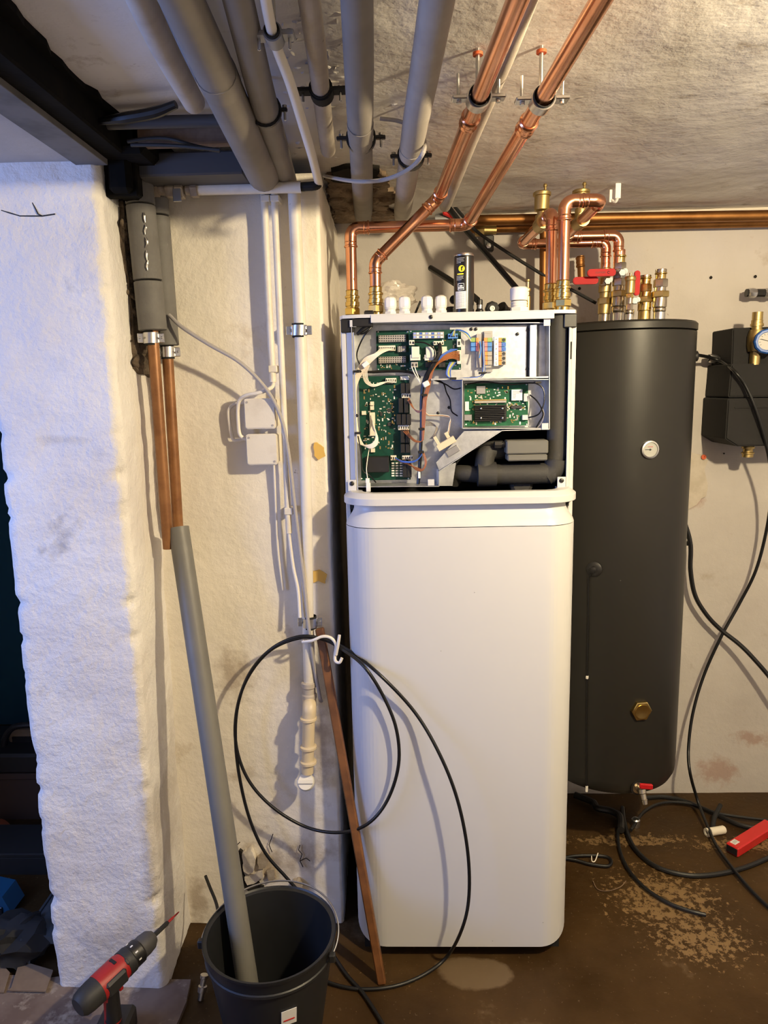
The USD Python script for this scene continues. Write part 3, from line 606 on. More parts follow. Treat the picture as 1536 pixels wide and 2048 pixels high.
cable('grey cable arching from the lagged pipes down beside the thick white pipe', [Yp(a, b, y - .135) for a, b, y in ((338, 630, 2.0), (365, 655, 1.99), (420, 690, 1.99), (480, 725, 2.0), (530, 775, 2.02), (560, 830, 2.03), (576, 900, 2.035), (588, 1000, 2.04), (600, 1100, 2.04), (610, 1180, 2.035), (618, 1260, 2.03), (628, 1330, 2.04), (640, 1395, 2.05), (643, 1402, 2.07))], .0050, 'cable_grey')
cable('white cable hanging from the shorter conduit end beside the thick pipe', [Yp(a, b, y - .135) for a, b, y in ((578, 1066, 2.055), (586, 1130, 2.05), (596, 1180, 2.04), (600, 1235, 2.03))], .0045, 'cable_white')
cable('thin white cable dropping from the lower junction box', [Yp(a, b, y - .135) for a, b, y in ((548, 930, 2.07), (551, 1000, 2.075), (556, 1100, 2.078), (566, 1180, 2.08))], .0032, 'cable_white')
# --- lagged pipes with bare copper ends
def lagged(label, rows, cop, y0, y1, rl, rc, joints, group=None):
    t = thing('lagged_pipe', label, 'pipe', Yp(cop[0], cop[1], y1))
    A, B = Yp(*rows[0], y0), Yp(*rows[-1], y0 + (y1 - y0) * .4); d = unit(B - A); L = np.linalg.norm(B - A)
    cuts = [0] + [float(np.linalg.norm(Yp(*j, y0) - A)) for j in joints] + [L]
    for a, b in zip(cuts[:-1], cuts[1:]):
        put('lagging', lathe([(rl - .003, a + .0012), (rl, a + .003), (rl, b - .003), (rl - .003, b - .0012)], A, d, 24), 'lagging', t)
    put('copper_tube', tube([A + d * (L - .06), Yp(*cop, y1)], rc, 16), 'copper_painted', t, label='bare brown copper end')
    return B, d
B1, d1 = lagged('front grey-lagged pipe with silver streak and bare copper end beside the pillar', [(276, 360), (284, 408), (306, 662)], (337, 1097), 1.83, 1.84, .0345, .0142, [(285, 410), (296, 562)])
B2, d2 = lagged('rear grey-lagged pipe, half hidden behind the front one beside the pillar', [(312, 395), (335, 692)], (356, 1056), 1.895, 1.91, .0295, .0142, [(316, 432)])
put('silver_streak', cat(*[tube(spline([Yp(289 + (y0 - 420) * .07 + rng.uniform(-2, 2), y0 + k * 7, 1.83 - .0335) for k in range(4)], 4), [.0008, .003, .0025, .0008], 6) for y0 in (424, 448, 474, 500, 520)]), 'steel', '/World/lagged_pipe', label='silver paint streak')
for k, (a, b, y, rr, lb) in enumerate(((302, 676, 1.834, .0150, 'steel clamp under the front lagged pipe'), (335, 704, 1.902, .0150, 'steel clamp under the rear lagged pipe'))):
    c = Yp(a, b, y); clampring('pipe_clamp', lb, c, d1, rr, .026, 'steel', (1, .3, 0), (c, c + (V(-.09, .03, 0) if k == 0 else V(0, .07, 0)), .005), .014, True)

# --- grey plastic tube leaning in the bucket
pt_, pb_ = Yp(357, 1055, 1.855), V(-.395, 1.545, .045)
t = thing('plastic_tube', 'long grey plastic drain tube leaning from the bucket against the wall', 'tube', pb_)
dd = unit(pb_ - pt_); q = lathe_open([(.0245, 0), (.0268, 0), (.0268, np.linalg.norm(pb_ - pt_)), (.0245, np.linalg.norm(pb_ - pt_)), (.0245, 0)], pt_, dd, 28)
put('tube', q, 'pvc_grey', t)
# --- bucket
bc = Zp(540, 1868, .30); bc = V(bc[0], bc[1], 0.006)
t = thing('bucket', 'black plastic builder bucket with wire handle and a grey tube standing in it', 'bucket', bc)
put('body', lathe_open([(.0001, .004), (.108, .004), (.150, .298), (.158, .300), (.161, .304), (.161, .296), (.157, .290), (.154, .268), (.157, .266), (.157, .260), (.151, .258), (.112, 0), (.0001, 0)], bc, (0, 0, 1), 56), 'bucket_black', t)
hp = []
for k in range(25):
    a = math.radians(-20 + 205 * k / 24)
    lift = .030 * math.sin(math.pi * k / 24)
    hp.append(bc + V(.166 * math.cos(a), .166 * math.sin(a), .272 + lift + .012))
put('handle', tube(spline(hp, 3), .0022, 8), 'steel', t, label='thin steel wire handle')
for e in (hp[0], hp[-1]):
    put('lug', obox(e - V(0, 0, .004), (1, 0, 0), (0, 1, 0), (0, 0, 1), .016, .016, .022, .003), 'bucket_black', t)
st = min((Zp(578, 2034, z_) for z_ in np.linspace(.05, .28, 4000)), key=lambda s_: abs(np.hypot(*(s_ - bc)[:2]) - (.1131 + .1512 * (s_[2] - .006))));  nn = unit(V(*unit((st - bc)[:2]), -.15)); uu = unit(np.cross(nn, (0, 0, 1)))
put('sticker', obox(st, -uu, np.cross(nn, uu), nn, .036, .044, .0012), 'paper_white', t)
put('sticker_print', cat(obox(st + nn * .0008 + V(0, 0, .008), -uu, np.cross(nn, uu), nn, .014, .006, .0008), obox(st + nn * .0008 - V(0, 0, .006), -uu, np.cross(nn, uu), nn, .026, .003, .0008)), 'red_plastic', t)
cable('black cable end sticking up behind the bucket beside the grey tube', [Yp(a, b, y - .135) for a, b, y in ((411, 1752, 2.0), (420, 1775, 1.97), (432, 1805, 1.93), (440, 1840, 1.87))], .0045, 'rubber_cable')

# --- wooden stick
s0, s1 = Yp(639, 1256, 1.915), Zp(764, 1966, .0); d = unit(s0 - s1); u = unit(np.cross(d, (0, 1, 0)))
t = put('wooden_stick', obox((s0 + s1) / 2, u, np.cross(d, u), d, .023, .023, np.linalg.norm(s0 - s1), .003), 'wood_stick'); setdata(stage.GetPrimAtPath(t), label='brown stained square stick leaning between the thick white pipe and floor', category='stick')
# --- hanging black cable on its hook
hc = [(598, 1783, 1.885), (570, 1752, 1.885), (530, 1705, 1.885), (500, 1640, 1.885), (480, 1560, 1.885), (471, 1480, 1.885), (476, 1410, 1.885), (500, 1345, 1.885), (545, 1296, 1.885), (600, 1273, 1.885), (650, 1280, 1.885), (690, 1302, 1.86), (730, 1335, 1.785), (768, 1395, 1.785), (793, 1460, 1.785), (797, 1530, 1.785), (775, 1600, 1.785), (735, 1648, 1.785), (680, 1665, 1.84), (615, 1655, 1.885), (550, 1618, 1.885), (500, 1565, 1.885), (474, 1500, 1.885), (472, 1430, 1.885), (492, 1362, 1.885), (535, 1305, 1.885), (590, 1278, 1.885), (645, 1277, 1.885), (700, 1303, 1.86), (760, 1350, 1.785), (830, 1425, 1.785), (880, 1510, 1.76), (915, 1600, 1.75), (935, 1700, 1.745), (938, 1790, 1.74), (925, 1855, 1.735)]
P = [Yp(*q) for q in hc] + [Zp(895, 1912, .03), Zp(850, 1948, .009), Zp(790, 1972, .008), Zp(720, 1978, .008), Zp(660, 1966, .008), Zp(630, 1945, .008)]
t = thing('cable_coil', 'black cable hung in a big loop on the white hook before the heat pump', 'cable', P[8])
put('cable', tube(spline(P, 7), .0046, 10), 'rubber_cable', t)
P = [Yp(*q) for q in ((605, 1284, 1.875), (625, 1281, 1.862), (645, 1273, 1.86), (662, 1276, 1.86), (672, 1290, 1.86), (670, 1310, 1.86), (671, 1322, 1.855), (679, 1325, 1.85), (684, 1316, 1.85))]
t = thing('cable_hook', 'white wire hook holding the black cable loop', 'hook', P[0])
put('hook', tube(spline(P, 6), .0042, 8), 'cable_white', t)
put('arm', tube(spline([Yp(672, 1310, 1.858), Yp(676, 1290, 1.855), Yp(679, 1270, 1.855)], 5), .0042, 8), 'cable_white', t)
put('stem', tube([Yp(606, 1284, 1.875), Yp(610, 1280, 1.94)], .0035, 8), 'cable_white', t)
cable('black cable on the floor running from the bucket out of the foreground', [Zp(a, b, .008) for a, b in ((648, 1880), (690, 1945), (725, 1985), (755, 2030), (790, 2090))], .005, 'rubber_cable')

# --- drill driver standing on its battery
dr0, dr1 = Zp(188, 1985, .185), Zp(285, 1893, .205); ax = unit(dr1 - dr0); up = unit(np.cross(np.cross(ax, (0, 0, 1)), ax)); sd = np.cross(ax, up)
t = thing('cordless_drill', 'red and black cordless drill with bit, in front of the white pillar', 'drill', V(*dr0[:2], 0.012))
L = np.linalg.norm(dr1 - dr0)
put('motor_housing', lathe([(.022, -.045), (.029, -.036), (.032, -.020), (.033, 0), (.033, .012)], dr0, ax, 24), 'felt_grey', t)
put('body', lathe([(.0335, .010), (.034, .016), (.034, .075), (.031, .085)], dr0, ax, 24), 'drill_red', t)
put('grip_patch', cat(obox(dr0 + ax * .045 + sd * .025, ax, sd, up, .06, .022, .04, .006), obox(dr0 + ax * .085, ax, sd, up, .02, .055, .055, .008)), 'felt_grey', t)
put('slot', obox(dr0 + ax * .062 + up * .0335, ax, sd, up, .008, .022, .003, .001), 'black_matt', t)
put('gear_collar', lathe([(.032, .085), (.033, .088), (.033, .104), (.030, .108)], dr0, ax, 24), 'felt_grey', t)
put('torque_ring', lathe([(.031, .107), (.031, .132), (.028, .136)], dr0, ax, 24), 'black_plastic', t)
put('torque_mark', cat(*[obox(dr0 + ax * .115 + .0312 * (math.cos(a) * up + math.sin(a) * sd), ax, np.cross(math.cos(a) * up + math.sin(a) * sd, ax), math.cos(a) * up + math.sin(a) * sd, .007, .0035, .001) for a in (-1.2, -.55, .1, .75, 1.4)]), 'label_white', t)
put('chuck', lathe([(.027, .134), (.0275, .15), (.025, .168), (.016, .180), (.008, .182)], dr0, ax, 24), 'duct_dark', t)
put('bit_holder', lathe([(.0062, .18), (.0062, .225), (.004, .23)], dr0, ax, 6), 'black_plastic', t)
put('bit', lathe([(.0036, .228), (.0036, .245), (.0022, .25), (.0022, .262), (.001, .268)], dr0, ax, 6), 'drill_red', t)
hb = dr0 + ax * .04; ha = unit(-up * 1 - ax * .12)
put('handle', tube(np.linspace(hb - up * .02, hb + ha * .125, 6), [.021, .018, .0185, .019, .021], 14), 'drill_red', t)
put('handle_grip', tube(np.linspace(hb + sd * .004 - up * .03, hb + sd * .004 + ha * .11, 6), [.017, .018, .0185, .019, .02], 14), 'black_plastic', t)
put('trigger', obox(hb + ax * .024 - up * .045, ax, sd, up, .012, .014, .026, .003), 'drill_red', t)
bb = hb + ha * .13; zb = max(.02, bb[2] - .013)
put('battery', box(bb[0] - .04, bb[0] + .04, bb[1] - .055, bb[1] + .055, .012, max(.07, bb[2] + .012), .008), 'black_plastic', t)

# ================================================================== HEAT PUMP
UX0, UX1, UY0, UY1 = -.157, .443, 1.811, 2.42
hp_ = thing('heat_pump', 'tall white heat pump indoor unit with its upper cover off and circuit boards showing', 'heat pump', (.143, 2.1, 0))
H = lambda name, mesh, m_, par=None, **k: put(name, mesh, m_, par or hp_, **k)
# carcass
H('base_plinth', box(UX0 + .02, UX1 - .02, UY0 + .05, UY1, 0.0, .05), 'black_matt', smooth=False)
for s, x in ((1, UX0), (-1, UX1)):
    fw = .034 if s == 1 else .021
    p = H('side_panel', cat(box(x, x + s * .012, 1.905, UY1, .04, 1.775, .002), prism_xy([(x, 1.925), (x + s * .004, 1.915), (x + s * fw, 1.893), (x + s * fw, 1.900), (x + s * .008, 1.922), (x + s * .008, 1.935), (x, 1.935)][::s], 1.298, 1.742)), 'enamel')
    for a, b in (((683, 690), (684, 724)), ((690, 917), (691, 950))) if s == 1 else (((1143, 683), (1142, 718)), ((1143, 912), (1142, 940))):
        q0, q1 = Yp(*a, 1.8945), Yp(*b, 1.8945); xm = (q0[0] + q1[0]) / 2; ym = 1.893 + (fw - abs(xm - x)) / (fw - .004) * .022
        H('slot', obox(V(xm, ym, (q0[2] + q1[2]) / 2), unit(V(.8, -.58 * s, 0)), unit(V(.58 * s, .8, 0)), (0, 0, 1), .0036, .004, q0[2] - q1[2]), 'black_matt', p, smooth=False)
    for zz in ((1.742,) if 1 else ()): H('corner_block', box(x + s * .001, x + s * .034, 1.897, 1.93, zz, 1.776, .002), 'black_plastic')
    for px in (((704, 971),) if s == 1 else ((1123, 965),)):
        H('foot_tab', obox(Yp(*px, 1.8935), (1, 0, 0), (0, 1, 0), (0, 0, 1), .022, .003, .030, .001), 'enamel')
        H('screw', lathe([(.006, 0), (.006, .002), (.003, .0035)], Yp(px[0], px[1] - 4, 1.892), (0, -1, 0), 12), 'black_plastic')
H('back_panel', box(UX0, UX1, UY1 - .012, UY1, .04, 1.775), 'enamel')
tp = [(UX0 - .004, UY1), (UX0 - .004, 1.93), (UX0 + .006, 1.897), (UX0 + .045, 1.885), (UX1 - .045, 1.885), (UX1 - .006, 1.897), (UX1 + .004, 1.93), (UX1 + .004, UY1)]
H('top_plate', prism_xy(tp, 1.7765, 1.785), 'enamel')
xa, xb = Yp(741, 630, 1.884)[0], Yp(1109, 622, 1.884)[0]
H('top_flange', box(xa, xb, 1.8825, 1.888, 1.7635, 1.783, .0012), 'enamel')
for k, px in enumerate((862,)): H('screw', lathe([(.005, 0), (.005, .002), (.002, .003)], Yp(px, 634, 1.8824), (0, -1, 0), 10), 'black_plastic')
H('bracket', cat(box(xa - .048, xa + .004, 1.89, 1.93, 1.755, 1.776, .002)), 'black_plastic')
H('inner_floor', box(UX0 + .012, UX1 - .012, 1.895, UY1 - .012, 1.285, 1.297), 'black_matt', smooth=False)
H('inner_lining', cat(box(UX0 + .012, UX1 - .012, 2.17, 2.18, 1.295, 1.775), box(UX1 - .016, UX1 - .012, 1.93, 2.17, 1.295, 1.775), box(UX0 + .012, UX0 + .016, 1.93, 2.17, 1.295, 1.775)), 'black_matt', smooth=False)
# front panel with bulging rim and rounded lower corners
def panel_plan(off, end=1.915):
    R = .085; pts = [(UX0 - off, end)]
    for k in range(13):
        a = math.pi / 2 * k / 12; pts.append((UX0 + R - (R + off) * math.cos(a), UY0 + R - (R + off) * math.sin(a)))
    for k in range(13):
        a = math.pi / 2 * k / 12; pts.append((UX1 - R + (R + off) * math.sin(a), UY0 + R - (R + off) * math.cos(a)))
    pts.append((UX1 + off, end)); return dense(pts, .03) if False else np.array(pts)
def loft(rows, close=True):
    """rows: list of (n,3) loops of a closed profile swept over the same plan"""
    return grid(np.array(rows))
def shell(prof):
    """prof: closed list of (offset, z) -> band round the front"""
    rows = []
    for o, z in prof:
        pl = panel_plan(o); rows.append(np.concatenate([pl, np.full((len(pl), 1), z)], 1))
    g = grid(np.array(rows)[::-1])
    caps = []
    for e in (0, -1):
        P = np.array([q[e] for q in rows[:-1]]); caps.append(trimesh.Trimesh(np.vstack([P.mean(0), P]), [[0, 1 + i, 1 + (i + 1) % len(P)] if e == 0 else [0, 1 + (i + 1) % len(P), 1 + i] for i in range(len(P))], process=False))
    return cat(g, *caps)
H('panel_rim', shell([(-.045, 1.335), (-.016, 1.3365), (-.012, 1.3355), (.0025, 1.3250), (.0035, 1.3235), (.0035, 1.3075), (.0025, 1.3065), (-.022, 1.3065), (-.045, 1.318), (-.045, 1.335)]), 'enamel', smooth=22, label='bulging rim along the top of the front panel')
H('grip_recess', shell([(-.020, 1.307), (-.0225, 1.300), (-.0215, 1.290), (-.0165, 1.278), (-.009, 1.267), (-.003, 1.258), (0, 1.2495), (-.004, 1.2485), (-.03, 1.25), (-.03, 1.307), (-.020, 1.307)]), 'enamel', label='hollow grip band below the rim')
pl = panel_plan(0); arc = np.concatenate([[0], np.cumsum(np.linalg.norm(np.diff(pl, axis=0), axis=1))]); Lp = arc[-1]
plan_d = [pl[0]]; arc_d = [0]
aa = np.unique(np.concatenate([arc, np.linspace(0, .25, 30), np.linspace(Lp - .25, Lp, 30), np.linspace(.25, Lp - .25, 12)]))
pd = np.stack([np.interp(aa, arc, pl[:, k]) for k in (0, 1)], 1)
zb = np.array([.040 + (lambda d: .085 - math.sqrt(max(0, .085 ** 2 - d * d)))(max(0.0, .155 - min(a, Lp - a)) * .085 / .155) if min(a, Lp - a) < .155 else .040 for a in aa])
pin = panel_plan(-.012); pind = np.stack([np.interp(aa, arc, pin[:, k]) for k in (0, 1)], 1)
rows = []
for t_ in np.linspace(0, 1, 3): rows.append(np.concatenate([pd, (1.2475 * t_ + (zb + .003) * (1 - t_))[:, None]], 1))
rows = [np.concatenate([pind, zb[:, None] + .004], 1), np.concatenate([pd * .75 + pind * .25, zb[:, None]], 1)] + rows + [np.concatenate([pind, np.full((len(aa), 1), 1.2475)], 1), np.concatenate([pind, zb[:, None] + .004], 1)]
H('front_panel', grid(np.array(rows)[::-1] if False else np.array(rows)), 'enamel', smooth=40)
for a, b in ((949, 1185), (882, 1302), (1086, 1845), (985, 1882)): H('scratch', lathe([(.0016, 0), (.001, .0006)], Yp(a, b, UY0 - .0002), (0, -1, 0), 8), 'print_grey')
# electronics tray
TY = 1.968
tray = [(703, 645), (1098, 645), (1098, 858), (1003, 861), (878, 942), (878, 972), (712, 973)]
tray_xz = pxpoly(tray, 1.90)
tr = H('electronics_tray', cat(prism_xz(tray_xz, TY, TY + .002), strip_rim(tray_xz[1:] , 1.893, TY, .0022), strip_rim([tray_xz[0], tray_xz[1]], 1.905, TY, .002), strip_rim([tray_xz[-1], tray_xz[0]], 1.893, TY, .002)), 'zinc', smooth=False)
H('raised_plate', cat(pxbox(900, 652, 1053, 757, 1.930, .002), pxbox(862, 755, 1097, 758, 1.893, .04)), 'zinc', tr, smooth=False)
H('vertical_profile', cat(pxbox(1060, 650, 1073, 757, 1.915, .05), pxbox(1078, 650, 1092, 757, 1.94, .026)), 'zinc', tr, smooth=False)
H('computer_bay', cat(strip_rim(pxpoly([(1097, 857), (925, 857), (925, 760), (1097, 759)], 1.895), 1.894, TY, .002), pxbox(927, 762, 1096, 856, 1.957, .003)), 'zinc', tr, smooth=False)
H('diagonal_bracket', cat(prism_xz(pxpoly([(928, 862), (1003, 861), (878, 940), (872, 925)], 1.90), 1.897, 1.899), prism_xz(pxpoly([(873, 938), (912, 925), (905, 972), (873, 972)], 1.92), 1.92, 1.922)), 'zinc', tr, smooth=False)
for px in ((706, 647), (1094, 645), (1090, 853), (862, 965)): H('mounting_tab', obox(Yp(*px, 1.892), (1, 0, 0), (0, 1, 0), (0, 0, 1), .017, .0025, .017, .0006), 'enamel', tr)
for px in ((943, 658), (952, 658), (1035, 668), (1056, 660), (1055, 738), (971, 744), (898, 815), (876, 826), (714, 831), (842, 866), (1012, 1000)):
    if px[1] < 900: H('rivet', lathe([(.0042, 0), (.0042, .001), (.002, .0018)], Yp(*px, 1.9275 if 822 < px[0] < 1060 and px[1] < 758 else (1.895 if px[0] < 720 else TY)), (0, -1, 0), 10), 'black_plastic', tr)
r = random.Random(12)
def board(label, x0, y0, x1, y1, yf, m_='pcb', n=40, zone=None, cols=('label_white', 'grey_strip', 'brass')):
    p = H('circuit_board', pxbox(x0, y0, x1, y1, yf, .0018), m_, label=label, smooth=False)
    by = {}
    for k in range(n):
        a, b = r.uniform(x0 + 3, x1 - 3), r.uniform(y0 + 3, y1 - 3)
        if zone: a, b = r.uniform(zone[0], zone[2]), r.uniform(zone[1], zone[3])
        c = Yp(a, b, yf); w, h = r.choice(((.0022, .0012), (.0012, .0022), (.003, .0016), (.0018, .004)))
        by.setdefault(r.choice(cols), []).append(box(c[0] - w, c[0] + w, yf - .0012, yf + .0002, c[2] - h, c[2] + h))
    for c_, ms in by.items(): H('component', cat(*ms), c_, p, smooth=False, kind='stuff')
    for a, b in ((x0 + 3, y0 + 3), (x1 - 3, y0 + 3), (x0 + 3, y1 - 3), (x1 - 3, y1 - 3)): H('board_screw', lathe([(.0022, 0), (.0022, .001), (.001, .0016)], Yp(a, b, yf), (0, -1, 0), 8), 'steel', p)
    return p
def pins(par, x0, y0, x1, y1, yf, nx, ny, body='grey_strip', hole='print_dark', d=.011):
    """terminal strip: a body with rows of contact holes"""
    p = H('terminal_strip', pxbox(x0, y0, x1, y1, yf - d, d, .0006), body, par, smooth=False)
    hs = []
    for i in range(nx):
        for j in range(ny):
            a = x0 + (x1 - x0) * (i + .5) / nx; b = y0 + (y1 - y0) * (j + .5) / ny
            wx, wy = (x1 - x0) / nx * .28, (y1 - y0) / ny * .25
            hs.append(pxbox(a - wx, b - wy, a + wx, b + wy, yf - d - .0003, .0006))
    H('terminal_hole', cat(*hs), hole, par, smooth=False)
def conn(par, x0, y0, x1, y1, yf, d=.010, m_='cream_plastic', name='connector', nx=0):
    H(name, pxbox(x0, y0, x1, y1, yf - d, d, .0008), m_, par, smooth=False)
    if nx:
        H('connector_hole', cat(*[pxbox(x0 + (x1 - x0) * (i + .25) / nx, y0 + (y1 - y0) * .3, x0 + (x1 - x0) * (i + .75) / nx, y0 + (y1 - y0) * .75, yf - d - .0004, .0006) for i in range(nx)]), 'print_dark', par, smooth=False)
b1 = board('green board with two long grey terminal strips', 753, 661, 818, 742, 1.952, n=16, zone=(760, 728, 810, 738))
pins(b1, 757, 670, 812, 684, 1.952, 12, 3); pins(b1, 757, 713, 812, 726, 1.952, 12, 3); pins(b1, 795, 692, 812, 704, 1.952, 4, 3)
conn(b1, 757, 691, 791, 702, 1.952, nx=9)
b2 = board('green board with square cream relays and a blue-grey terminal strip', 818, 660, 922, 740, 1.928, n=24, zone=(835, 672, 915, 736))
p_ = H('terminal_strip', pxbox(826, 664, 888, 677, 1.916, .012, .0006), 'grey_strip', b2, smooth=False)
for i in range(10): H('terminal', cat(pxbox(827 + 6 * i, 665, 832 + 6 * i, 669, 1.9152, .001), pxbox(827 + 6 * i, 672, 832 + 6 * i, 676, 1.9152, .001)), ('wire_lilac', 'label_white', 'wire_blue', 'cream_plastic')[i % 4], b2, smooth=False)
conn(b2, 896, 667, 916, 677, 1.928, m_='term_blue', nx=4)
for x in (821, 850, 876):
    H('relay', cat(pxbox(x + 2, 693, x + 18, 716, 1.911, .017, .001), pxbox(x - 1, 709, x + 20, 721, 1.914, .014, .001)), 'cream_plastic', b2, smooth=False)
    conn(b2, x + 1, 724, x + 15, 735, 1.928, m_='grey_strip' if x < 840 else 'black_plastic', nx=2)
conn(b2, 818, 680, 829, 690, 1.928, nx=2); conn(b2, 867, 682, 888, 690, 1.928, nx=4); conn(b2, 888, 683, 898, 688, 1.95); conn(b2, 914, 678, 922, 694, 1.923, nx=1); conn(b2, 914, 700, 922, 728, 1.923, nx=1)
b3 = board('large green main board with black relays', 720, 752, 820, 960, 1.955, n=120, zone=(728, 765, 790, 900))
H('component', cat(*[pxbox(a, b, a + 6, b + 3, 1.952, .003) for a in (783, 791, 799) for b in range(925, 955, 5)]), 'label_white', b3, smooth=False, kind='stuff')
for y0, y1, xs_ in ((766, 787, (801, 811)), (796, 826, (797, 808)), (828, 850, (793, 803, 813)), (860, 886, (801, 811)), (888, 906, (801, 811)), (925, 955, (805, 814))):
    for x in xs_: H('relay', pxbox(x, y0, x + 9, y1, 1.931, .024, .0012), 'black_plastic', b3, smooth=False)
H('transformer', pxbox(731, 914, 778, 945, 1.922, .034, .0015), 'black_plastic', b3)
for a, b, c, d in ((771, 756, 793, 766), (803, 786, 822, 796), (796, 850, 819, 860), (781, 911, 793, 921), (804, 911, 826, 919)): conn(b3, a, b, c, d, 1.955, .013, nx=max(2, int((c - a) / 4)))
conn(b3, 739, 825, 750, 848, 1.955, .012); conn(b3, 739, 848, 750, 872, 1.955, .012)
for q in ((740, 803, 748, 811), (740, 812, 748, 820), (723, 822, 732, 830), (741, 897, 750, 905)): conn(b3, *q, 1.955, .008)
for q in ((775, 817, 784, 824), (760, 824, 765, 832), (775, 845, 783, 852)): conn(b3, *q, 1.955, .003, m_='print_dark', name='chip')
H('label_plate', pxbox(800, 752, 818, 760, 1.9535, .0015), 'label_white', b3, smooth=False)
b4 = board('small bright green computer board with black heat sink', 929, 766, 1056, 852, 1.945, 'pcb_bright', n=150, zone=(935, 775, 1050, 848))
p_ = H('heat_sink', pxbox(949, 810, 1013, 843, 1.937, .006, .0006), 'black_plastic', b4, smooth=False)
H('heat_sink_fins', cat(*[pxbox(950, 811 + 3.55 * i, 1012, 812.4 + 3.55 * i, 1.927, .011) for i in range(9)]), 'black_plastic', b4, smooth=False)
for a, b in ((962, 817), (1005, 817), (962, 836), (1005, 836)): H('spring_screw', lathe([(.0026, 0), (.0026, .002), (.001, .003)], Yp(a, b, 1.926), (0, -1, 0), 10), 'steel', b4)
conn(b4, 949, 801, 1013, 806, 1.945, .008, 'grey_strip', 'memory_slot'); H('memory_edge', pxbox(949, 799, 1013, 801, 1.935, .006), 'brass_dull', b4, smooth=False)
H('metal_can', pxbox(953, 772, 971, 788, 1.9405, .004, .0006), 'steel', b4); H('radio_module', pxbox(1023, 779, 1045, 801, 1.937, .004, .0004), 'label_white', b4, smooth=False)
H('label_print', cat(*[pxbox(1026, 782 + 3.2 * i, 1026 + w, 783.4 + 3.2 * i, 1.9366, .0006) for i, w in enumerate((15, 12, 6, 6, 5))]), 'print_grey', b4, smooth=False)
conn(b4, 1022, 811, 1044, 817, 1.945, .006, 'print_dark', 'card_slot'); conn(b4, 930, 803, 938, 822, 1.945, .003, 'label_white', 'label_plate'); conn(b4, 929, 829, 944, 841, 1.945, .012, 'steel', 'socket'); conn(b4, 1045, 830, 1056, 840, 1.945, .012, 'cream_plastic', 'socket'); conn(b4, 1048, 787, 1057, 803, 1.945, .012, 'cream_plastic', 'socket')
# terminal block
tb = H('terminal_block', cat(pxbox(968, 666, 983, 736, 1.908, .02, .001), pxbox(953, 668, 963, 735, 1.912, .016)), 'grey_strip', smooth=False)
for i in range(6):
    y0 = 675.5 + 9.2 * i; y1 = y0 + 8.4; c0 = ('orange', 'pink', 'pink', 'orange', 'orange', 'orange')[i]; c1 = ('term_green', 'term_blue', 'term_blue', 'grey_strip', 'grey_strip', 'grey_strip')[i]
    H('release_lever', pxbox(968, y0, 975, y1, 1.903, .01, .0005), c0, tb, smooth=False); H('terminal', pxbox(975, y0, 984, y1, 1.904, .012, .0005), c1, tb, smooth=False)
    H('release_lever', pxbox(997, y0, 1003, y1, 1.903, .01, .0005), c0, tb, smooth=False); H('terminal', pxbox(1003, y0, 1012, y1, 1.905, .02, .0005), ('term_green', 'term_blue', 'term_blue', 'grey_strip', 'grey_strip', 'grey_strip')[i], tb, smooth=False)
    H('wire_entry', lathe([(.0042, 0), (.0042, .0008)], Yp(1007.5, (y0 + y1) / 2, 1.905), (0, -1, 0), 12), ('print_dark', 'wire_blue', 'wire_blue', 'print_dark', 'print_dark', 'print_dark')[i], tb)
    if i < 3: H('terminal', pxbox(942, y0, 952, y1, 1.91, .018, .0005), ('term_green', 'term_blue', 'term_blue')[i], tb, smooth=False); H('release_lever', pxbox(952, y0, 957, y1, 1.907, .01, .0005), c0, tb, smooth=False)
H('marker_strip', pxbox(988, 673, 997, 732, 1.900, .012, .0005), 'label_white', tb, smooth=False)
tx = []
for i, s_ in enumerate(('1', 'N', 'N', 'L1', 'L2', 'L3')):
    m = meshkit.text_mesh(s_, .0042, .0004); c = Yp(992.5, 678.5 + 9.6 * i, 1.8998); v = m.vertices - m.bounds.mean(0)
    tx.append(trimesh.Trimesh(np.stack([c[0] + v[:, 1], c[1] - v[:, 2], c[2] - v[:, 0]], 1) * 1.0, m.faces, process=False))
H('marker_print', cat(*tx), 'print_dark', tb, smooth=False)
H('mounting_rail', pxbox(968, 662, 985, 744, 1.921, .006), 'steel', tb, smooth=False)
# wiring
def wire(rows, m_, r_=.0011, par=None, name='wire'):
    P = [Yp(a, b, y) for a, b, y in rows]; H(name, tube(spline(P, 6), r_, 6), m_, par)
for k in range(9):      # white loom from the upper board, round the left edge and back to the main board
    o = (k - 4) * 1.3
    wire([(761 + 3.3 * k, 697, 1.936), (750 + 1.6 * k, 707, 1.915), (734 + o, 722 + o, 1.912), (719 + o, 745 + o * .4, 1.915), (710 + o * .6, 775, 1.92), (710 + o * .6, 815, 1.925), (712 + o * .6, 852, 1.922), (717 + o * .8, 878, 1.918), (726 + o, 889 + k * .5, 1.913), (740 + k * .5, 889 + k * .9, 1.908), (750 + k * .6, 880 + k, 1.910), (751 + k * .5, 868 + k * .5, 1.915), (746 + (k % 3), 858 - 3 * (k % 4), 1.93), (743 + 3 * (k % 2), 846 - 4 * (k % 5), 1.94)], 'wire_white', .0011)
for k in range(5):
    wire([(735 + k, 727 + k, 1.91), (726 + 2 * k, 745, 1.915), (730 + 2 * k, 764, 1.92), (745 + k, 773 - k, 1.925), (762, 769 - k, 1.93), (776 + 3 * k, 762, 1.94)], 'wire_white', .0011)
H('loom_label', obox(Yp(731, 729, 1.907), unit(V(.8, 0, .6)), (0, 1, 0), unit(V(-.6, 0, .8)), .017, .012, .012, .001), 'label_white')
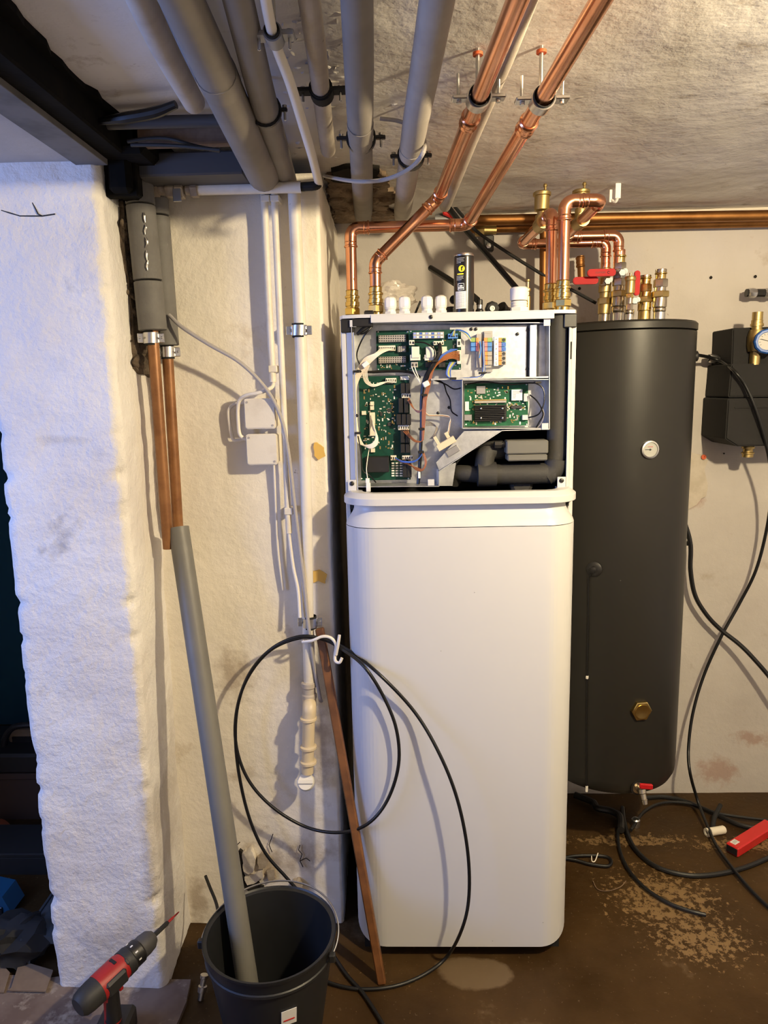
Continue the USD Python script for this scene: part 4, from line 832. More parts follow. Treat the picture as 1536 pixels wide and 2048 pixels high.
wire([(725, 655, 1.92), (735, 648, 1.91), (743, 652, 1.90), (735, 662, 1.895), (722, 668, 1.90), (722, 660, 1.91), (738, 650, 1.90), (742, 655, 1.90), (728, 672, 1.905), (716, 698, 1.92), (714, 715, 1.925), (722, 735, 1.92)], 'rubber_cable', .0021)
H('cable_knot', tube(spline([Yp(a, b, 1.90) for a, b in ((714, 669), (725, 660), (742, 649))], 5), [.004, .006, .004], 10), 'rubber_cable')
wire([(715, 742, 1.91), (740, 744, 1.93), (790, 742, 1.94), (826, 746, 1.93), (840, 755, 1.92)], 'rubber_cable', .0038)
wire([(829, 684, 1.912), (850, 686, 1.905), (868, 698, 1.90), (870, 715, 1.898), (862, 728, 1.90)], 'rubber_cable', .0022)
wire([(879, 688, 1.912), (880, 705, 1.90), (871, 722, 1.898), (860, 742, 1.90), (850, 762, 1.908)], 'rubber_cable', .0052, name='loom')
wire([(862, 732, 1.91), (848, 762, 1.908), (843, 800, 1.91), (843, 850, 1.912), (841, 900, 1.915), (838, 950, 1.92), (836, 968, 1.92)], 'rubber_cable', .0050, name='loom')
for k in range(8):      # brown loom
    wire([(919, 703 + 2.6 * k, 1.912), (905, 704 + 1.8 * k, 1.903), (888, 712 + 1.3 * k, 1.898), (874, 726 + .6 * k, 1.90), (862 + .5 * k, 745, 1.899), (853 + .9 * k, 775, 1.901), (846 + 1.0 * k, 800, 1.903), (844 + .9 * k, 840, 1.905), (844 + .4 * k, 880, 1.907)], 'wire_brown', .0011)
for k in range(4):
    wire([(846 + k, 800, 1.902), (846 + k, 815, 1.903), (838 + k * .5, 822 + k, 1.91), (826 + k, 816 + k, 1.92), (812 + 2 * k, 796, 1.935)], 'wire_brown', .0012)
    wire([(845 + k * .6, 850, 1.905), (844 + k * .6, 880, 1.907), (832, 884 - k, 1.912), (820, 876 - 2 * k, 1.92), (803 + 4 * k, 859, 1.935)], 'wire_brown', .0012)
    wire([(845 + k, 905, 1.908), (850 + k, 925, 1.906), (845, 938 + k, 1.906), (830, 934 + 1.5 * k, 1.915), (790 + 9 * k, 919, 1.935)], 'wire_brown', .0012)
for k in range(3): wire([(790 + k, 916, 1.935), (805, 922 + k, 1.92), (828, 922 + k, 1.91), (842, 912, 1.905), (845, 900, 1.905)], 'wire_blue', .0012)
for k, c_ in enumerate(('wire_blue', 'wire_lilac', 'wire_yellow', 'cable_grey', 'wire_blue')):
    wire([(900 + 3 * k, 724, 1.915), (894 + 2 * k, 738, 1.91), (893 + 2 * k, 750, 1.91), (905, 757 + .8 * k, 1.905), (930, 756 + .9 * k, 1.90), (955, 754 + k, 1.898), (964 + k, 748, 1.897), (967 + .6 * k, 730, 1.895), (966 + .6 * k, 705, 1.893), (966 + .4 * k, 682, 1.90)], c_, .0013)
for k, c_ in enumerate(('wire_blue', 'term_blue', 'wire_yellow', 'cable_grey')):
    wire([(900 + 3 * k, 672, 1.912), (908 + k, 662 - k, 1.92), (920 + k, 660 + k, 1.91), (934, 666 + 2 * k, 1.905), (942, 677 + 2 * k, 1.908)], c_, .0012)
for k in range(5): wire([(903 + 3 * k, 698, 1.915), (896, 702 + k, 1.905), (884, 710 + k, 1.898), (872, 722 + k, 1.90)], 'wire_blue', .0012)
wire([(960, 683, 1.90), (962, 700, 1.893), (959, 716, 1.89)], 'term_blue', .002)
for k in range(2): wire([(823 + 6 * k, 733, 1.915), (828 + 5 * k, 745, 1.912), (835 + 3 * k, 757, 1.915), (842, 768, 1.91)], 'cable_white', .0016)
H('wire_tie', obox(Yp(852, 768, 1.893), unit(V(.9, 0, .45)), (0, 1, 0), unit(V(-.45, 0, .9)), .017, .016, .014, .002), 'label_white')
for a, b in ((713, 743), (716, 866), (848, 790), (843, 858), (842, 904), (906, 757), (964, 746), (870, 722), (1075, 765)): H('cable_tie', obox(Yp(a, b, 1.894), (1, 0, 0), (0, 1, 0), (0, 0, 1), .016, .022, .0055, .001), 'black_plastic')
for k in range(4): wire([(851, 842 + 3 * k, 1.915), (862 + k, 845 + 2 * k, 1.915), (872 + k, 853 + k, 1.91), (868 + k, 868, 1.905), (860 + 3 * k, 878, 1.91)], 'pipe_grey', .0012)
for k, c_ in enumerate(('cable_white', 'wire_brown', 'cable_grey')): wire([(848, 822 + 2 * k, 1.92), (858, 830 + k, 1.935), (880, 830 + k, 1.94), (900, 834 + k, 1.935), (898 + k, 850, 1.925), (895 + k, 868, 1.915)], c_, .0014)
wire([(860, 757, 1.92), (885, 765, 1.93), (893, 785, 1.94), (900, 800, 1.945), (903, 822, 1.945), (915, 832, 1.95)], 'rubber_cable', .0018)
wire([(862, 758, 1.92), (890, 768, 1.93), (908, 778, 1.94), (926, 775, 1.94)], 'rubber_cable', .0018)
wire([(935, 768, 1.925), (970, 764, 1.92), (1020, 769, 1.92), (1056, 766, 1.918), (1075, 768, 1.912), (1087, 780, 1.908), (1088, 805, 1.906), (1080, 825, 1.906), (1070, 832, 1.92), (1057, 835, 1.935)], 'rubber_cable', .002)
wire([(1060, 790, 1.925), (1072, 800, 1.91), (1082, 815, 1.908), (1086, 830, 1.91), (1078, 845, 1.915), (1072, 856, 1.92)], 'rubber_cable', .0018)
wire([(1084, 815, 1.908), (1088, 828, 1.91), (1083, 845, 1.915), (1074, 856, 1.92)], 'cable_grey', .0012)
H('small_terminal', cat(obox(Yp(892, 887, 1.895), unit(V(.87, 0, .5)), (0, 1, 0), unit(V(-.5, 0, .87)), .052, .016, .017, .001), obox(Yp(874, 883, 1.897), unit(V(.5, 0, -.87)), (0, 1, 0), unit(V(.87, 0, .5)), .03, .018, .009, .001), obox(Yp(895, 872, 1.91), unit(V(.5, 0, -.87)), (0, 1, 0), unit(V(.87, 0, .5)), .022, .012, .010, .001)), 'ivory', tr)
H('clip', obox(Yp(905, 902, 1.895), unit(V(.87, 0, .5)), (0, 1, 0), unit(V(-.5, 0, .87)), .035, .006, .018, .001), 'steel', tr)
H('plug', cat(pxbox(731, 957, 739, 966, 1.888, .012, .001), pxbox(732, 966, 741, 984, 1.886, .012, .001)), 'label_white'); wire([(735, 957, 1.894), (733, 935, 1.91), (738, 900, 1.93), (742, 892, 1.94)], 'wire_white', .0014)
H('plug', pxbox(836, 942, 841, 957, 1.91, .006, .001), 'label_white')
wire([(716, 872, 1.905), (722, 905, 1.91), (725, 940, 1.915), (738, 950, 1.92), (752, 965, 1.91)], 'rubber_cable', .0018)
# insulated pipework in the lower right
ip = H('insulated_pipe', tube(fillet([Yp(1115, 622, 1.925), Yp(1115, 760, 1.925), Yp(1112, 905, 1.925), Yp(1104, 948, 1.922), Yp(1060, 950, 1.922)], .05), .0245, 20), 'black_foam', label='black foam lagged pipe dropping down the right side')
H('elbow_wrap', tube(spline([Yp(1112, 918, 1.922), Yp(1107, 938, 1.922), Yp(1090, 951, 1.922)], 5), .0280, 18), 'black_foam', ip)
H('insulated_pipe', tube([Yp(1108, 946, 1.922), Yp(985, 949, 1.922)], .0275, 20), 'black_foam')
H('insulated_tee', cat(tube([Yp(992, 948, 1.922), Yp(955, 949, 1.922)], .0325, 20), tube(spline([Yp(968, 935, 1.925), Yp(974, 905, 1.935), Yp(1003, 899, 1.955)], 6), .0255, 18)), 'black_foam')
H('insulated_pipe', tube(spline([Yp(958, 949, 1.94), Yp(930, 947, 1.945), Yp(914, 948, 1.955), Yp(905, 962, 1.97)], 5), .0225, 18), 'black_foam')
H('pump_boss', lathe([(.030, -.02), (.030, .01), (.022, .016)], Yp(1042, 968, 1.94), (0, -1, 0), 20), 'black_foam')
gb = H('sensor_box', cat(pxbox(1013, 881, 1097, 908, 1.885, .05, .003)), 'grey_box'); H('box_base', pxbox(1015, 909, 1095, 922, 1.887, .048, .003), 'grey_box', gb)
H('gland', cat(lathe([(.008, 0), (.008, .012)], Yp(1012, 889, 1.91), (-1, 0, 0), 12), lathe([(.010, .012), (.010, .03), (.006, .032)], Yp(1012, 889, 1.91), (-1, 0, 0), 6)), 'black_plastic', gb)
wire([(992, 890, 1.915), (960, 893, 1.925), (925, 912, 1.93), (905, 940, 1.93), (902, 960, 1.93)], 'rubber_cable', .0026)
# cable glands and fittings screwed into the top
def gland(px, w, y, label=None, zt=1.785, m_='plastic_white'):
    c = Yp(px, 612, y); R = rad(c, w) ; c = V(c[0], y, zt + .0095)
    g = H('cable_gland', lathe([(R * .9, -.0095), (R * .9, 0), (R * 1.05, 0), (R * 1.05, .006)], c, (0, 0, 1), 6), m_, label=label)
    H('gland_thread', lathe([(R * .85, .006), (R * .85, .012), (R * .95, .013), (R * .95, .016), (R * .85, .017)], c, (0, 0, 1), 18), m_, g)
    H('gland_nut', lathe([(R * .93, .016), (R, .020), (R, .034), (R * .86, .042), (R * .45, .046)], c, (0, 0, 1), 8), m_, g)
for x in (781, 809, 854, 882): gland(x, 24, 2.0)
bgc = Yp(1038, 600, 2.0); bgc[2] = 1.7935
g = H('cable_gland', lathe([(.022, -.009), (.022, 0), (.0245, 0), (.0245, .010)], bgc, (0, 0, 1), 6), 'plastic_white', label='large white cable gland')
H('gland_thread', lathe([(.0205, .010)] + [(.0205 + .0015 * (k % 2), .012 + .0035 * k) for k in range(5)], bgc, (0, 0, 1), 20), 'plastic_white', g)
H('gland_nut', lathe([(.0225, .028), (.024, .032), (.024, .058), (.020, .062), (.012, .063)], bgc, (0, 0, 1), 12), 'plastic_white', g)
c = Yp(1055, 612, 2.03); c[2] = 1.785
H('bleed_valve', cat(lathe([(.008, 0), (.008, .05), (.006, .052), (.006, .062), (.0085, .064), (.0085, .070), (.0045, .072), (.0045, .088), (.0065, .090), (.006, .094)], c, (0, 0, 1), 14)), 'brass_dull')

# ================================================================== ON TOP OF THE HEAT PUMP
zt = 1.785
c = Yp(928, 612, 1.985); c[2] = zt; cr = rad(c, 40)
t = thing('spray_can', 'black spray can with yellow round emblem and barcode standing on the heat pump', 'spray can', c)
hz = Yp(928, 508, 1.985)[2] - zt
put('body', lathe([(cr * .96, 0), (cr, .003), (cr, hz - .012), (cr * .97, hz - .006)], c, (0, 0, 1), 32), 'can_black', t)
put('rim', lathe([(cr * .97, hz - .007), (cr * .99, hz - .004), (cr * .93, hz), (cr * .7, hz - .001)], c, (0, 0, 1), 32), 'steel', t)
def oncan(x0, y0, x1, y1):
    """small print patch bent round the can; picture box"""
    rows = []
    for o in (0.0, .0005):
        for zpx in ((y1, y0) if o == 0 else (y0, y1)):
            z = Yp(928, zpx, c[1] - cr)[2]; row = []
            for k in range(6):
                x = Yp(x0 + (x1 - x0) * k / 5, 560, c[1] - cr * .9)[0] - c[0]; x = max(-cr * .97, min(cr * .97, x)); a = math.asin(x / cr); R = cr + o
                row.append(c + V(R * math.sin(a), -R * math.cos(a), z - zt))
            rows.append(row)
    rows.append(rows[0]); return grid(np.array(rows))
zc = Yp(921, 537, c[1] - cr)[2]
em = lathe([(.0085, 0), (.0085, .0006)], c + V(-.3 * cr, -cr * .957, zc - zt), (-.3, -.954, 0), 20)
put('emblem', cat(em, oncan(915, 546, 927, 549)), 'yellow_print', t); put('emblem_mark', cat(obox(c + V(-.3 * cr, -cr * .957 - .0006, zc - zt), (-.954, .3, 0), (-.3, -.954, 0), (0, 0, 1), .002, .0012, .010), obox(c + V(-.24 * cr, -cr * .97 - .0006, zc - zt + .003), unit(V(-.7, .2, -.7)), (-.3, -.954, 0), unit(V(-.7, .2, .7)), .007, .0012, .002)), 'can_black', t)
put('barcode', oncan(912, 582, 932, 617), 'label_white', t); put('barcode_lines', cat(*[oncan(913, 584 + 2.6 * k, 930, 585.1 + 2.6 * k) for k in range(12)]), 'print_grey', t)
put('pictogram', cat(oncan(916, 566, 917.2, 580), oncan(927, 566, 928, 580), oncan(916, 566, 928, 567), oncan(916, 579, 928, 580), oncan(919, 570, 925, 573), oncan(917, 574, 927, 577)), 'label_white', t)
put('print_lines', cat(*[oncan(914, y, 914 + w, y + 1.1) for y, w in ((515, 15), (518, 13), (521, 14), (524, 8), (551, 13), (553.5, 12), (556, 13), (558.5, 9))]), 'print_grey', t)
# bag
r = random.Random(4)
ba = [Yp(a, b, y) for a, b, y in ((730, 598, 2.12), (735, 575, 2.14), (760, 562, 2.12), (778, 570, 2.10), (790, 582, 2.12), (815, 572, 2.13), (822, 566, 2.12), (835, 585, 2.14), (838, 605, 2.14), (800, 610, 2.10), (760, 608, 2.08))]
cen = np.mean(ba, 0); m = trimesh.creation.icosphere(subdivisions=3); v = m.vertices.copy()
n_ = meshkit.fbm(v * 2.2 + 3, 4, 5) - .5; n2 = meshkit.fbm(v * 6 + 3, 3, 6) - .5
v = v * (1 + n_[:, None] * .9 + n2[:, None] * .5) * V(.062, .03, .036) + V(*(Yp(785, 592, 2.13))); v[:, 2] = np.maximum(v[:, 2], zt + .001)
t = put('plastic_bag', trimesh.Trimesh(v, m.faces, process=False), 'clear_bag', smooth=False); setdata(stage.GetPrimAtPath(t), label='crumpled clear plastic bag behind the copper pipe on the heat pump', category='bag')
def small(name, label, cat_, px, y, parts):
    c = Yp(px, 612, y); c[2] = zt; t = thing(name, label, cat_, c)
    for nm, mesh, m_ in parts(c): put(nm, mesh, m_, t)
small('rubber_cap', 'small square black cap between the two left copper fittings', 'cap', 737, 2.0, lambda c: [('cap', box(c[0] - .012, c[0] + .014, 1.99, 2.02, zt, zt + .02, .003), 'black_plastic')])
small('small_bottle', 'small black bottle with black and silver cap right of the spray can', 'bottle', 959, 2.0, lambda c: [('body', lathe([(.009, 0), (.0105, .003), (.0105, .014), (.0075, .018)], c, (0, 0, 1), 16), 'black_plastic'), ('collar', lathe([(.008, .018), (.008, .028)], c, (0, 0, 1), 16), 'steel'), ('cap', lathe([(.0085, .028), (.0085, .040), (.007, .042)], c, (0, 0, 1), 16), 'black_plastic')])
small('hose_nozzle', 'dark grey nozzle with round hole lying on the heat pump', 'nozzle', 985, 2.0, lambda c: [('body', lathe([(.012, -.012), (.019, -.006), (.019, .03), (.012, .035)], c + V(0, .01, .019), (.1, 1, 0), 8), 'felt_grey'), ('orifice', lathe([(.007, 0), (.007, .004), (.003, .004), (.003, .002)], c + V(-.001, -.002, .018), (0, -1, 0), 14), 'cream_plastic')])
small('hose_end', 'fat black hose end behind the dark grey nozzle', 'hose', 1003, 2.12, lambda c: [('hose', tube(spline([c + V(.03, .05, .02), c + V(.01, 0, .02), c + V(-.004, -.015, .034)], 6), .016, 14), 'rubber_cable'), ('collar', lathe([(.013, 0), (.013, .02)], c + V(.02, -.03, .012), (1, .2, 0), 14), 'black_plastic')])
small('brass_tee', 'little brass plug lying right of the big white gland', 'fitting', 1068, 2.06, lambda c: [('plug', cat(lathe([(.006, 0), (.006, .014)], c + V(-.01, 0, .006), (1, 0, 0), 10), hexnut(c + V(.004, 0, .007), (1, .2, 0), .013, .008)), 'brass')])
small('brown_offcut', 'little brown offcut among the white glands', 'offcut', 834, 2.08, lambda c: [('offcut', obox(c + V(0, 0, .008), (1, .2, 0), (-.2, 1, 0), (0, 0, 1), .02, .02, .014, .002), 'timber_brown'), ('strip', obox(c + V(.0, .02, .03), (.4, 0, .9), (0, 1, 0), (-.9, 0, .4), .05, .003, .006), 'black_plastic')])
small('dark_fitting', 'black fitting standing left of the spray can', 'fitting', 902, 2.08, lambda c: [('body', lathe([(.014, 0), (.014, .03), (.011, .033)], c, (0, 0, 1), 14), 'black_plastic'), ('knob', lathe([(.011, 0), (.011, .02)], c + V(.006, -.01, .05), (0, -1, 0), 14), 'black_plastic')])

# ================================================================== COPPER PIPEWORK
def corner(P0, P1, P2, R):
    a, b = unit(P0 - P1), unit(P2 - P1); ang = math.acos(max(-1, min(1, float(a @ b))))
    d = R / math.tan(ang / 2); return fillet([P1 + a * d, P1, P1 + b * d], R) if False else (P1 + a * d, P1 + b * d, a, b)
def copper_run(t, pts, r, R=.03, mat_='copper', ends=True):
    """straight tubes and pressed elbows with beads along the polyline, as parts of t"""
    P = [np.asarray(p, float) for p in pts]; cur = P[0]
    for i in range(1, len(P) - 1):
        s, e, a, b = corner(P[i - 1], P[i], P[i + 1], R)
        put('tube', tube([cur, s], r, 18), mat_, t)
        arc = fillet([s + a * .016, P[i], e + b * .016], R)
        el = tube(arc, r * 1.09, 18)
        bd = [lathe([(r * 1.05, -.0035), (r * 1.24, -.0012), (r * 1.24, .0012), (r * 1.05, .0035)], q, n_, 18) for q, n_ in ((s + a * .015, a), (e + b * .015, b))] + [lathe([(r * 1.05, -.0025), (r * 1.15, 0), (r * 1.05, .0025)], q, n_, 18) for q, n_ in ((s + a * .004, a), (e + b * .004, b))]
        put('elbow', cat(el, *bd), mat_, t); cur = e
    put('tube', tube([cur, P[-1]], r, 18), mat_, t)
def coupling(t, c, d, r, L=.04, mat_='copper'):
    put('coupling', lathe([(r * 1.02, -L / 2), (r * 1.22, -L / 2 + .003), (r * 1.22, -L / 2 + .006), (r * 1.1, -L / 2 + .009), (r * 1.1, -.004), (r * 1.18, 0), (r * 1.1, .004), (r * 1.1, L / 2 - .009), (r * 1.22, L / 2 - .006), (r * 1.22, L / 2 - .003), (r * 1.02, L / 2)], c, d, 18), mat_, t)
def compression(t, base, r, mat_='brass'):
    b = np.asarray(base) + V(0, 0, .017)
    put('brass_nut', cat(lathe([(r * 1.2, -.017), (r * 1.2, .002)], b, (0, 0, 1), 18), hexnut(b, (0, 0, 1), r * 2.6, .020)), mat_, t, smooth=25)
    put('brass_fitting', lathe([(r * 1.14, .019), (r * 1.14, .024), (r * 1.30, .025), (r * 1.30, .036), (r * 1.14, .037), (r * 1.14, .046), (r * 1.34, .047), (r * 1.34, .052), (r * 1.12, .054), (r * 1.12, .066), (r * 1.2, .067), (r * 1.02, .069)], b, (0, 0, 1), 20), mat_, t, smooth=25)
def vent(t, c, h=.074, w=.0235, mat_='brass_dull'):
    put('air_vent', cat(lathe([(w * .55, 0), (w * .55, h * .14), (w * .82, h * .17), (w * .9, h * .2), (w * .9, h * .66), (w * 1.08, h * .68), (w * 1.08, h * .78), (w * .9, h * .82), (w * .5, h * .83)], c, (0, 0, 1), 20)), mat_, t)
    put('vent_stem', cat(lathe([(.0035, 0), (.0035, .012), (.0058, .013), (.0058, .018), (.004, .021)], np.asarray(c) + V(.009, 0, h * .82), (0, 0, 1), 10)), mat_, t)
rC = .0152
bA = Yp(705, 615, 2.09); bA[2] = zt; t1 = Yp(702, 456, 2.09); t2 = Yp(935, 452, 2.09); cA = Yp(1084, 200, 1.37); eA = cA + (cA - t2) * .62
t1 = V(bA[0], 2.09, t1[2]); t2 = V(t2[0], 2.09, t1[2])
tA = thing('copper_pipe', 'copper pipe from the leftmost fitting, crossing behind the other up to the ceiling', 'pipe', bA)
compression(tA, bA, rC); kA = (eA - cA) / abs((eA - cA)[1]); copper_run(tA, [bA + V(0, 0, .05), t1, t2, eA], rC, .034); put('tube', tube([eA, V(eA[0] + kA[0] * (eA[1] + 1.35), -1.35, eA[2])], rC, 16), 'copper', tA); coupling(tA, eA, kA, rC); coupling(tA, cA + (t2 - cA) * .14, t2 - cA, rC)
bB = Yp(752, 612, 2.03); bB[2] = zt; b1 = Yp(747, 524, 2.03); b1[0] = bB[0]; b2 = Yp(878, 394, 2.03); cB = Yp(957, 196, 1.37); eB = cB + (cB - b2) * .75
tB = thing('copper_pipe', 'copper pipe from the second fitting, slanting in front of the other up to the ceiling', 'pipe', bB)
compression(tB, bB, rC); kB = (eB - cB) / abs((eB - cB)[1]); copper_run(tB, [bB + V(0, 0, .05), b1, b2, eB], rC, .03); put('tube', tube([eB, V(eB[0] + kB[0] * (eB[1] + 1.35), -1.35, eB[2])], rC, 16), 'copper', tB); coupling(tB, eB, kB, rC); coupling(tB, cB + (b2 - cB) * .16, b2 - cB, rC)
for c, d, px, lb in ((cA, eA - t2, 1090, 'screwed pipe clamp hanging from the ceiling round the right copper pipe'), (cB, eB - b2, 949, 'screwed pipe clamp hanging from the ceiling round the left copper pipe')):
    top = Zp(px, 55, CEIL); c2 = V(c[0], c[1], c[2])
    t = clampring('pipe_clamp', lb, c, d, rC + .002, .024, 'steel', (1, 0, 0), (V(c[0], c[1] + .012, c[2] + rC), V(c[0], c[1] + .012, CEIL + .01), .004), .026, True)
    for s in (-1, 1):
        q = c + V(s * (rC + .02), 0, 0); put('long_screw', lathe([(.0027, -.006), (.0027, .040), (.001, .041)], q, (0, 0, 1), 8), 'steel', t)
    put('wall_plug', lathe([(.009, 0), (.009, .005), (.004, .006)], V(c[0], c[1] + .012, CEIL - .012), (0, 0, 1), 12), 'plug_red', t)
# the two risers on the right of the unit
yD = 2.0
bD = Yp(1122, 612, yD); bD[2] = zt; d1 = Yp(1132, 402, yD); d1[0] = Yp(1128, 470, yD)[0]; bD[0] = d1[0]; zD = d1[2]
d2 = Yp(1203, 402, yD); d2[2] = zD; yT = 2.47
d3 = V(d2[0] + .012, yT, zD); d4 = Yp(1238, 476, yT); d4 = V(d4[0], yT, zD); d5 = V(d4[0], yT, 1.95)
tD = thing('copper_pipe', 'front copper riser on the right, hooking over at the top beside an air vent', 'pipe', bD)
compression(tD, bD, rC); copper_run(tD, [bD + V(0, 0, .05), d1, d2, d3, d4, d5], rC, .032)
vD = d2 + (d3 - d2) * .54
put('tee', cat(tube([vD - V(0, .035, 0), vD + V(0, .035, 0)], rC * 1.3, 16), lathe([(.017, 0), (.017, .036)], vD, (0, 0, 1), 16)), 'brass_dull', tD); vent(tD, vD + V(0, 0, .034), .066)
yC = 2.06
bC = Yp(1100, 612, yC); bC[2] = zt; c1 = Yp(1105, 425, yC); bC[0] = c1[0] = Yp(1103, 500, yC)[0]; zC = c1[2]; yTC = 2.50
c2 = V(c1[0] - .012, yTC, zC); c3 = V(Yp(1212, 499, yTC)[0], yTC, zC); c4 = V(c3[0], yTC, 1.95)
tC = thing('copper_pipe', 'rear copper riser on the right, half hidden, running back to the tank', 'pipe', bC)
compression(tC, bC, rC); copper_run(tC, [bC + V(0, 0, .05), c1, c2, c3, c4], rC, .03)
vC = c1 + (c2 - c1) * .30
put('tee', cat(tube([vC - V(0, .035, 0), vC + V(0, .035, 0)], rC * 1.35, 16), lathe([(.018, 0), (.018, .022)], vC, (0, 0, 1), 16)), 'brass_dull', tC); vent(tC, vC + V(0, 0, .020), .080, .0235)
tE = thing('copper_stub', 'short copper stub pointing down behind the red valve handles', 'pipe', Yp(1160, 560, 2.58)); a_, b_ = Yp(1161, 512, 2.58), Yp(1163, 556, 2.58)
put('tube', tube([a_, b_], .0125, 16), 'copper_old', tE); coupling(tE, a_ + V(0, 0, -.02), b_ - a_, .0125, .035, 'copper_old')
tE = thing('copper_pipe', 'old copper pipe standing against the wall behind the right risers', 'pipe', Yp(1087, 606, 2.56)); put('tube', tube([Yp(1088, 450, 2.56), Yp(1087, 606, 2.56), Yp(1087, 760, 2.56)], .014, 14), 'copper_old', tE)
# two long pipes along the back wall
for k, (yb, rr, pa, pb, lb) in enumerate(((2.565, .0175, (940, 441), (1545, 431), 'front one of the two long tarnished copper pipes along the back wall'), (2.62, .0165, (930, 457), (1545, 444), 'rear one of the two long tarnished copper pipes, in shadow against the back wall'))):
    A, B = Yp(*pa, yb), Yp(*pb, yb); B = A + (B - A) * ((2.41 - A[0]) / (B - A)[0]); t = thing('long_copper_pipe', lb, 'pipe', A); put('tube', tube([A, B], rr, 18), 'copper_old', t)
t = thing('pipe_bracket', 'black wall bracket under the long copper pipes', 'bracket', Yp(978, 485, 2.62))
put('plate', pxbox(968, 470, 988, 502, 2.61, .03, .003), 'black_plastic', t); put('bolt', lathe([(.009, 0), (.009, .006), (.004, .007)], Yp(977, 492, 2.608), (0, -1, 0), 6), 'steel', t)
put('brass_union', cat(hexnut(Yp(950, 461, 2.6), (1, 0, 0), .036, .03), lathe([(.014, 0), (.014, .06)], Yp(957, 461, 2.6), (1, 0, 0), 14)), 'brass_dull', t)
t = thing('small_valve', 'small dark valve with red lever behind the crossing copper pipes', 'valve', Yp(893, 436, 2.58))
put('body', cat(lathe([(.014, 0), (.014, .05)], Yp(870, 438, 2.6), (1, 0, 0), 12), hexnut(Yp(905, 438, 2.6), (1, 0, 0), .032, .03)), 'zinc_dark', t); put('lever', obox(Yp(898, 430, 2.575), (1, 0, -.45), (0, 1, 0), (.45, 0, 1), .045, .014, .014, .004), 'red_plastic', t)

# ================================================================== BUFFER TANK
TC, TR, TZ0, TZ1 = V(.700, 2.40, 0), .224, .275, 1.781
tk = thing('buffer_tank', 'tall anthracite buffer tank with thermometer, hung beside the heat pump', 'tank', V(.70, 2.40, TZ0))
def on_tank(px, py):
    v = ray(px, py); a = v[0] ** 2 + v[1] ** 2; ox, oy = -TC[0], -TC[1]; b = 2 * (v[0] * ox + v[1] * oy); c = ox * ox + oy * oy - TR ** 2
    s = (-b - math.sqrt(max(0, b * b - 4 * a * c))) / (2 * a); p = EYE + v * s; n = unit(V(p[0] - TC[0], p[1] - TC[1], 0)); return p, n
zs_ = on_tank(1268, 658)[0][2]
put('shell', lathe([(TR - .035, TZ0), (TR - .012, TZ0 + .008), (TR - .002, TZ0 + .028), (TR, TZ0 + .05), (TR, zs_ - .002), (TR - .003, zs_)], TC, (0, 0, 1), 96), 'tank_grey', tk, smooth=40)
put('lid', lathe([(TR - .002, zs_ + .001), (TR + .002, zs_ + .003), (TR + .002, TZ1 - .006), (TR - .004, TZ1)], TC, (0, 0, 1), 96), 'tank_grey', tk, smooth=40)
put('wall_mount', cat(box(.55, .85, 2.56, WALLB + .01, 1.5, 1.56, .004), box(.55, .85, 2.56, WALLB + .01, .45, .51, .004)), 'zinc_dark', tk)
p, n = on_tank(1299, 899); g = put('thermometer', lathe_open([(.0001, -.01), (.0265, -.01), (.0275, .002), (.0265, .007), (.0225, .008), (.0215, .004), (.0001, .004)], p, n, 32), 'steel', tk, label='round thermometer with chrome bezel')
put('dial', lathe([(.0213, .004), (.0213, .0046)], p, n, 28), 'dial_white', g)
uT = unit(np.cross((0, 0, 1), n)); wT = V(0, 0, 1)
put('needle', cat(obox(p + n * .0054 - uT * .006, uT, wT, n, .020, .0013, .0008), lathe([(.0028, .0046), (.0028, .006)], p, n, 12)), 'print_dark', g, smooth=False)
tk_ = []
for k in range(13):
    a = math.radians(-45 + 270 * k / 12); dv = math.cos(a) * uT + math.sin(a) * wT; tk_.append(obox(p + n * .0047 + dv * .0178, dv, np.cross(n, dv), n, .0034, .0007, .0006))
m = meshkit.text_mesh('°C', .004, .0005); v = m.vertices - m.bounds.mean(0)
tk_.append(trimesh.Trimesh(p + n * .0047 + v[:, :1] * uT + v[:, 1:2] * wT - wT * .009 + v[:, 2:3] * n * .5, m.faces, process=False))
put('scale', cat(*tk_), 'print_grey', g, smooth=False); put('scale_red', obox(p + n * .0048 + wT * .0085, uT, wT, n, .016, .0012, .0005), 'red_plastic', g, smooth=False)
put('dial_glass', lathe([(.0222, .0068), (.0222, .0074)], p, n, 28), 'pane_glass', g)
p, n = on_tank(1281, 1420); q = put('plug', cat(hexnut(p - n * .004, n, .058, .016), lathe([(.023, .010), (.023, .014), (.008, .0125)], p, n, 28)), 'brass', tk, label='large hexagonal brass plug')
p, n = on_tank(1189, 1138); g = put('grommet', lathe([(.024, -.004), (.024, .003), (.018, .007), (.010, .008), (.009, .014), (.004, .016)], p, n, 24), 'black_plastic', tk)
rows = [on_tank(a, b) for a, b in ((1184, 1148), (1178, 1165), (1177, 1250), (1175, 1355), (1174, 1480), (1174, 1575))]
put('sensor_cable', tube(spline([rows[0][0] + rows[0][1] * .014] + [a + b * .003 for a, b in rows[1:]], 5), .0019, 8), 'rubber_cable', tk)
for a, b, hh in ((1175, 1354, .010), (1174, 1577, .02)):
    p, n = on_tank(a, b); put('cable_clip', obox(p + n * .003, np.cross((0, 0, 1), n), n, (0, 0, 1), .007, .008, hh, .001), 'plastic_white', tk)
p, n = on_tank(1275, 1590); p[2] = max(p[2], TZ0 + .035); uT = unit(np.cross((0, 0, 1), n))
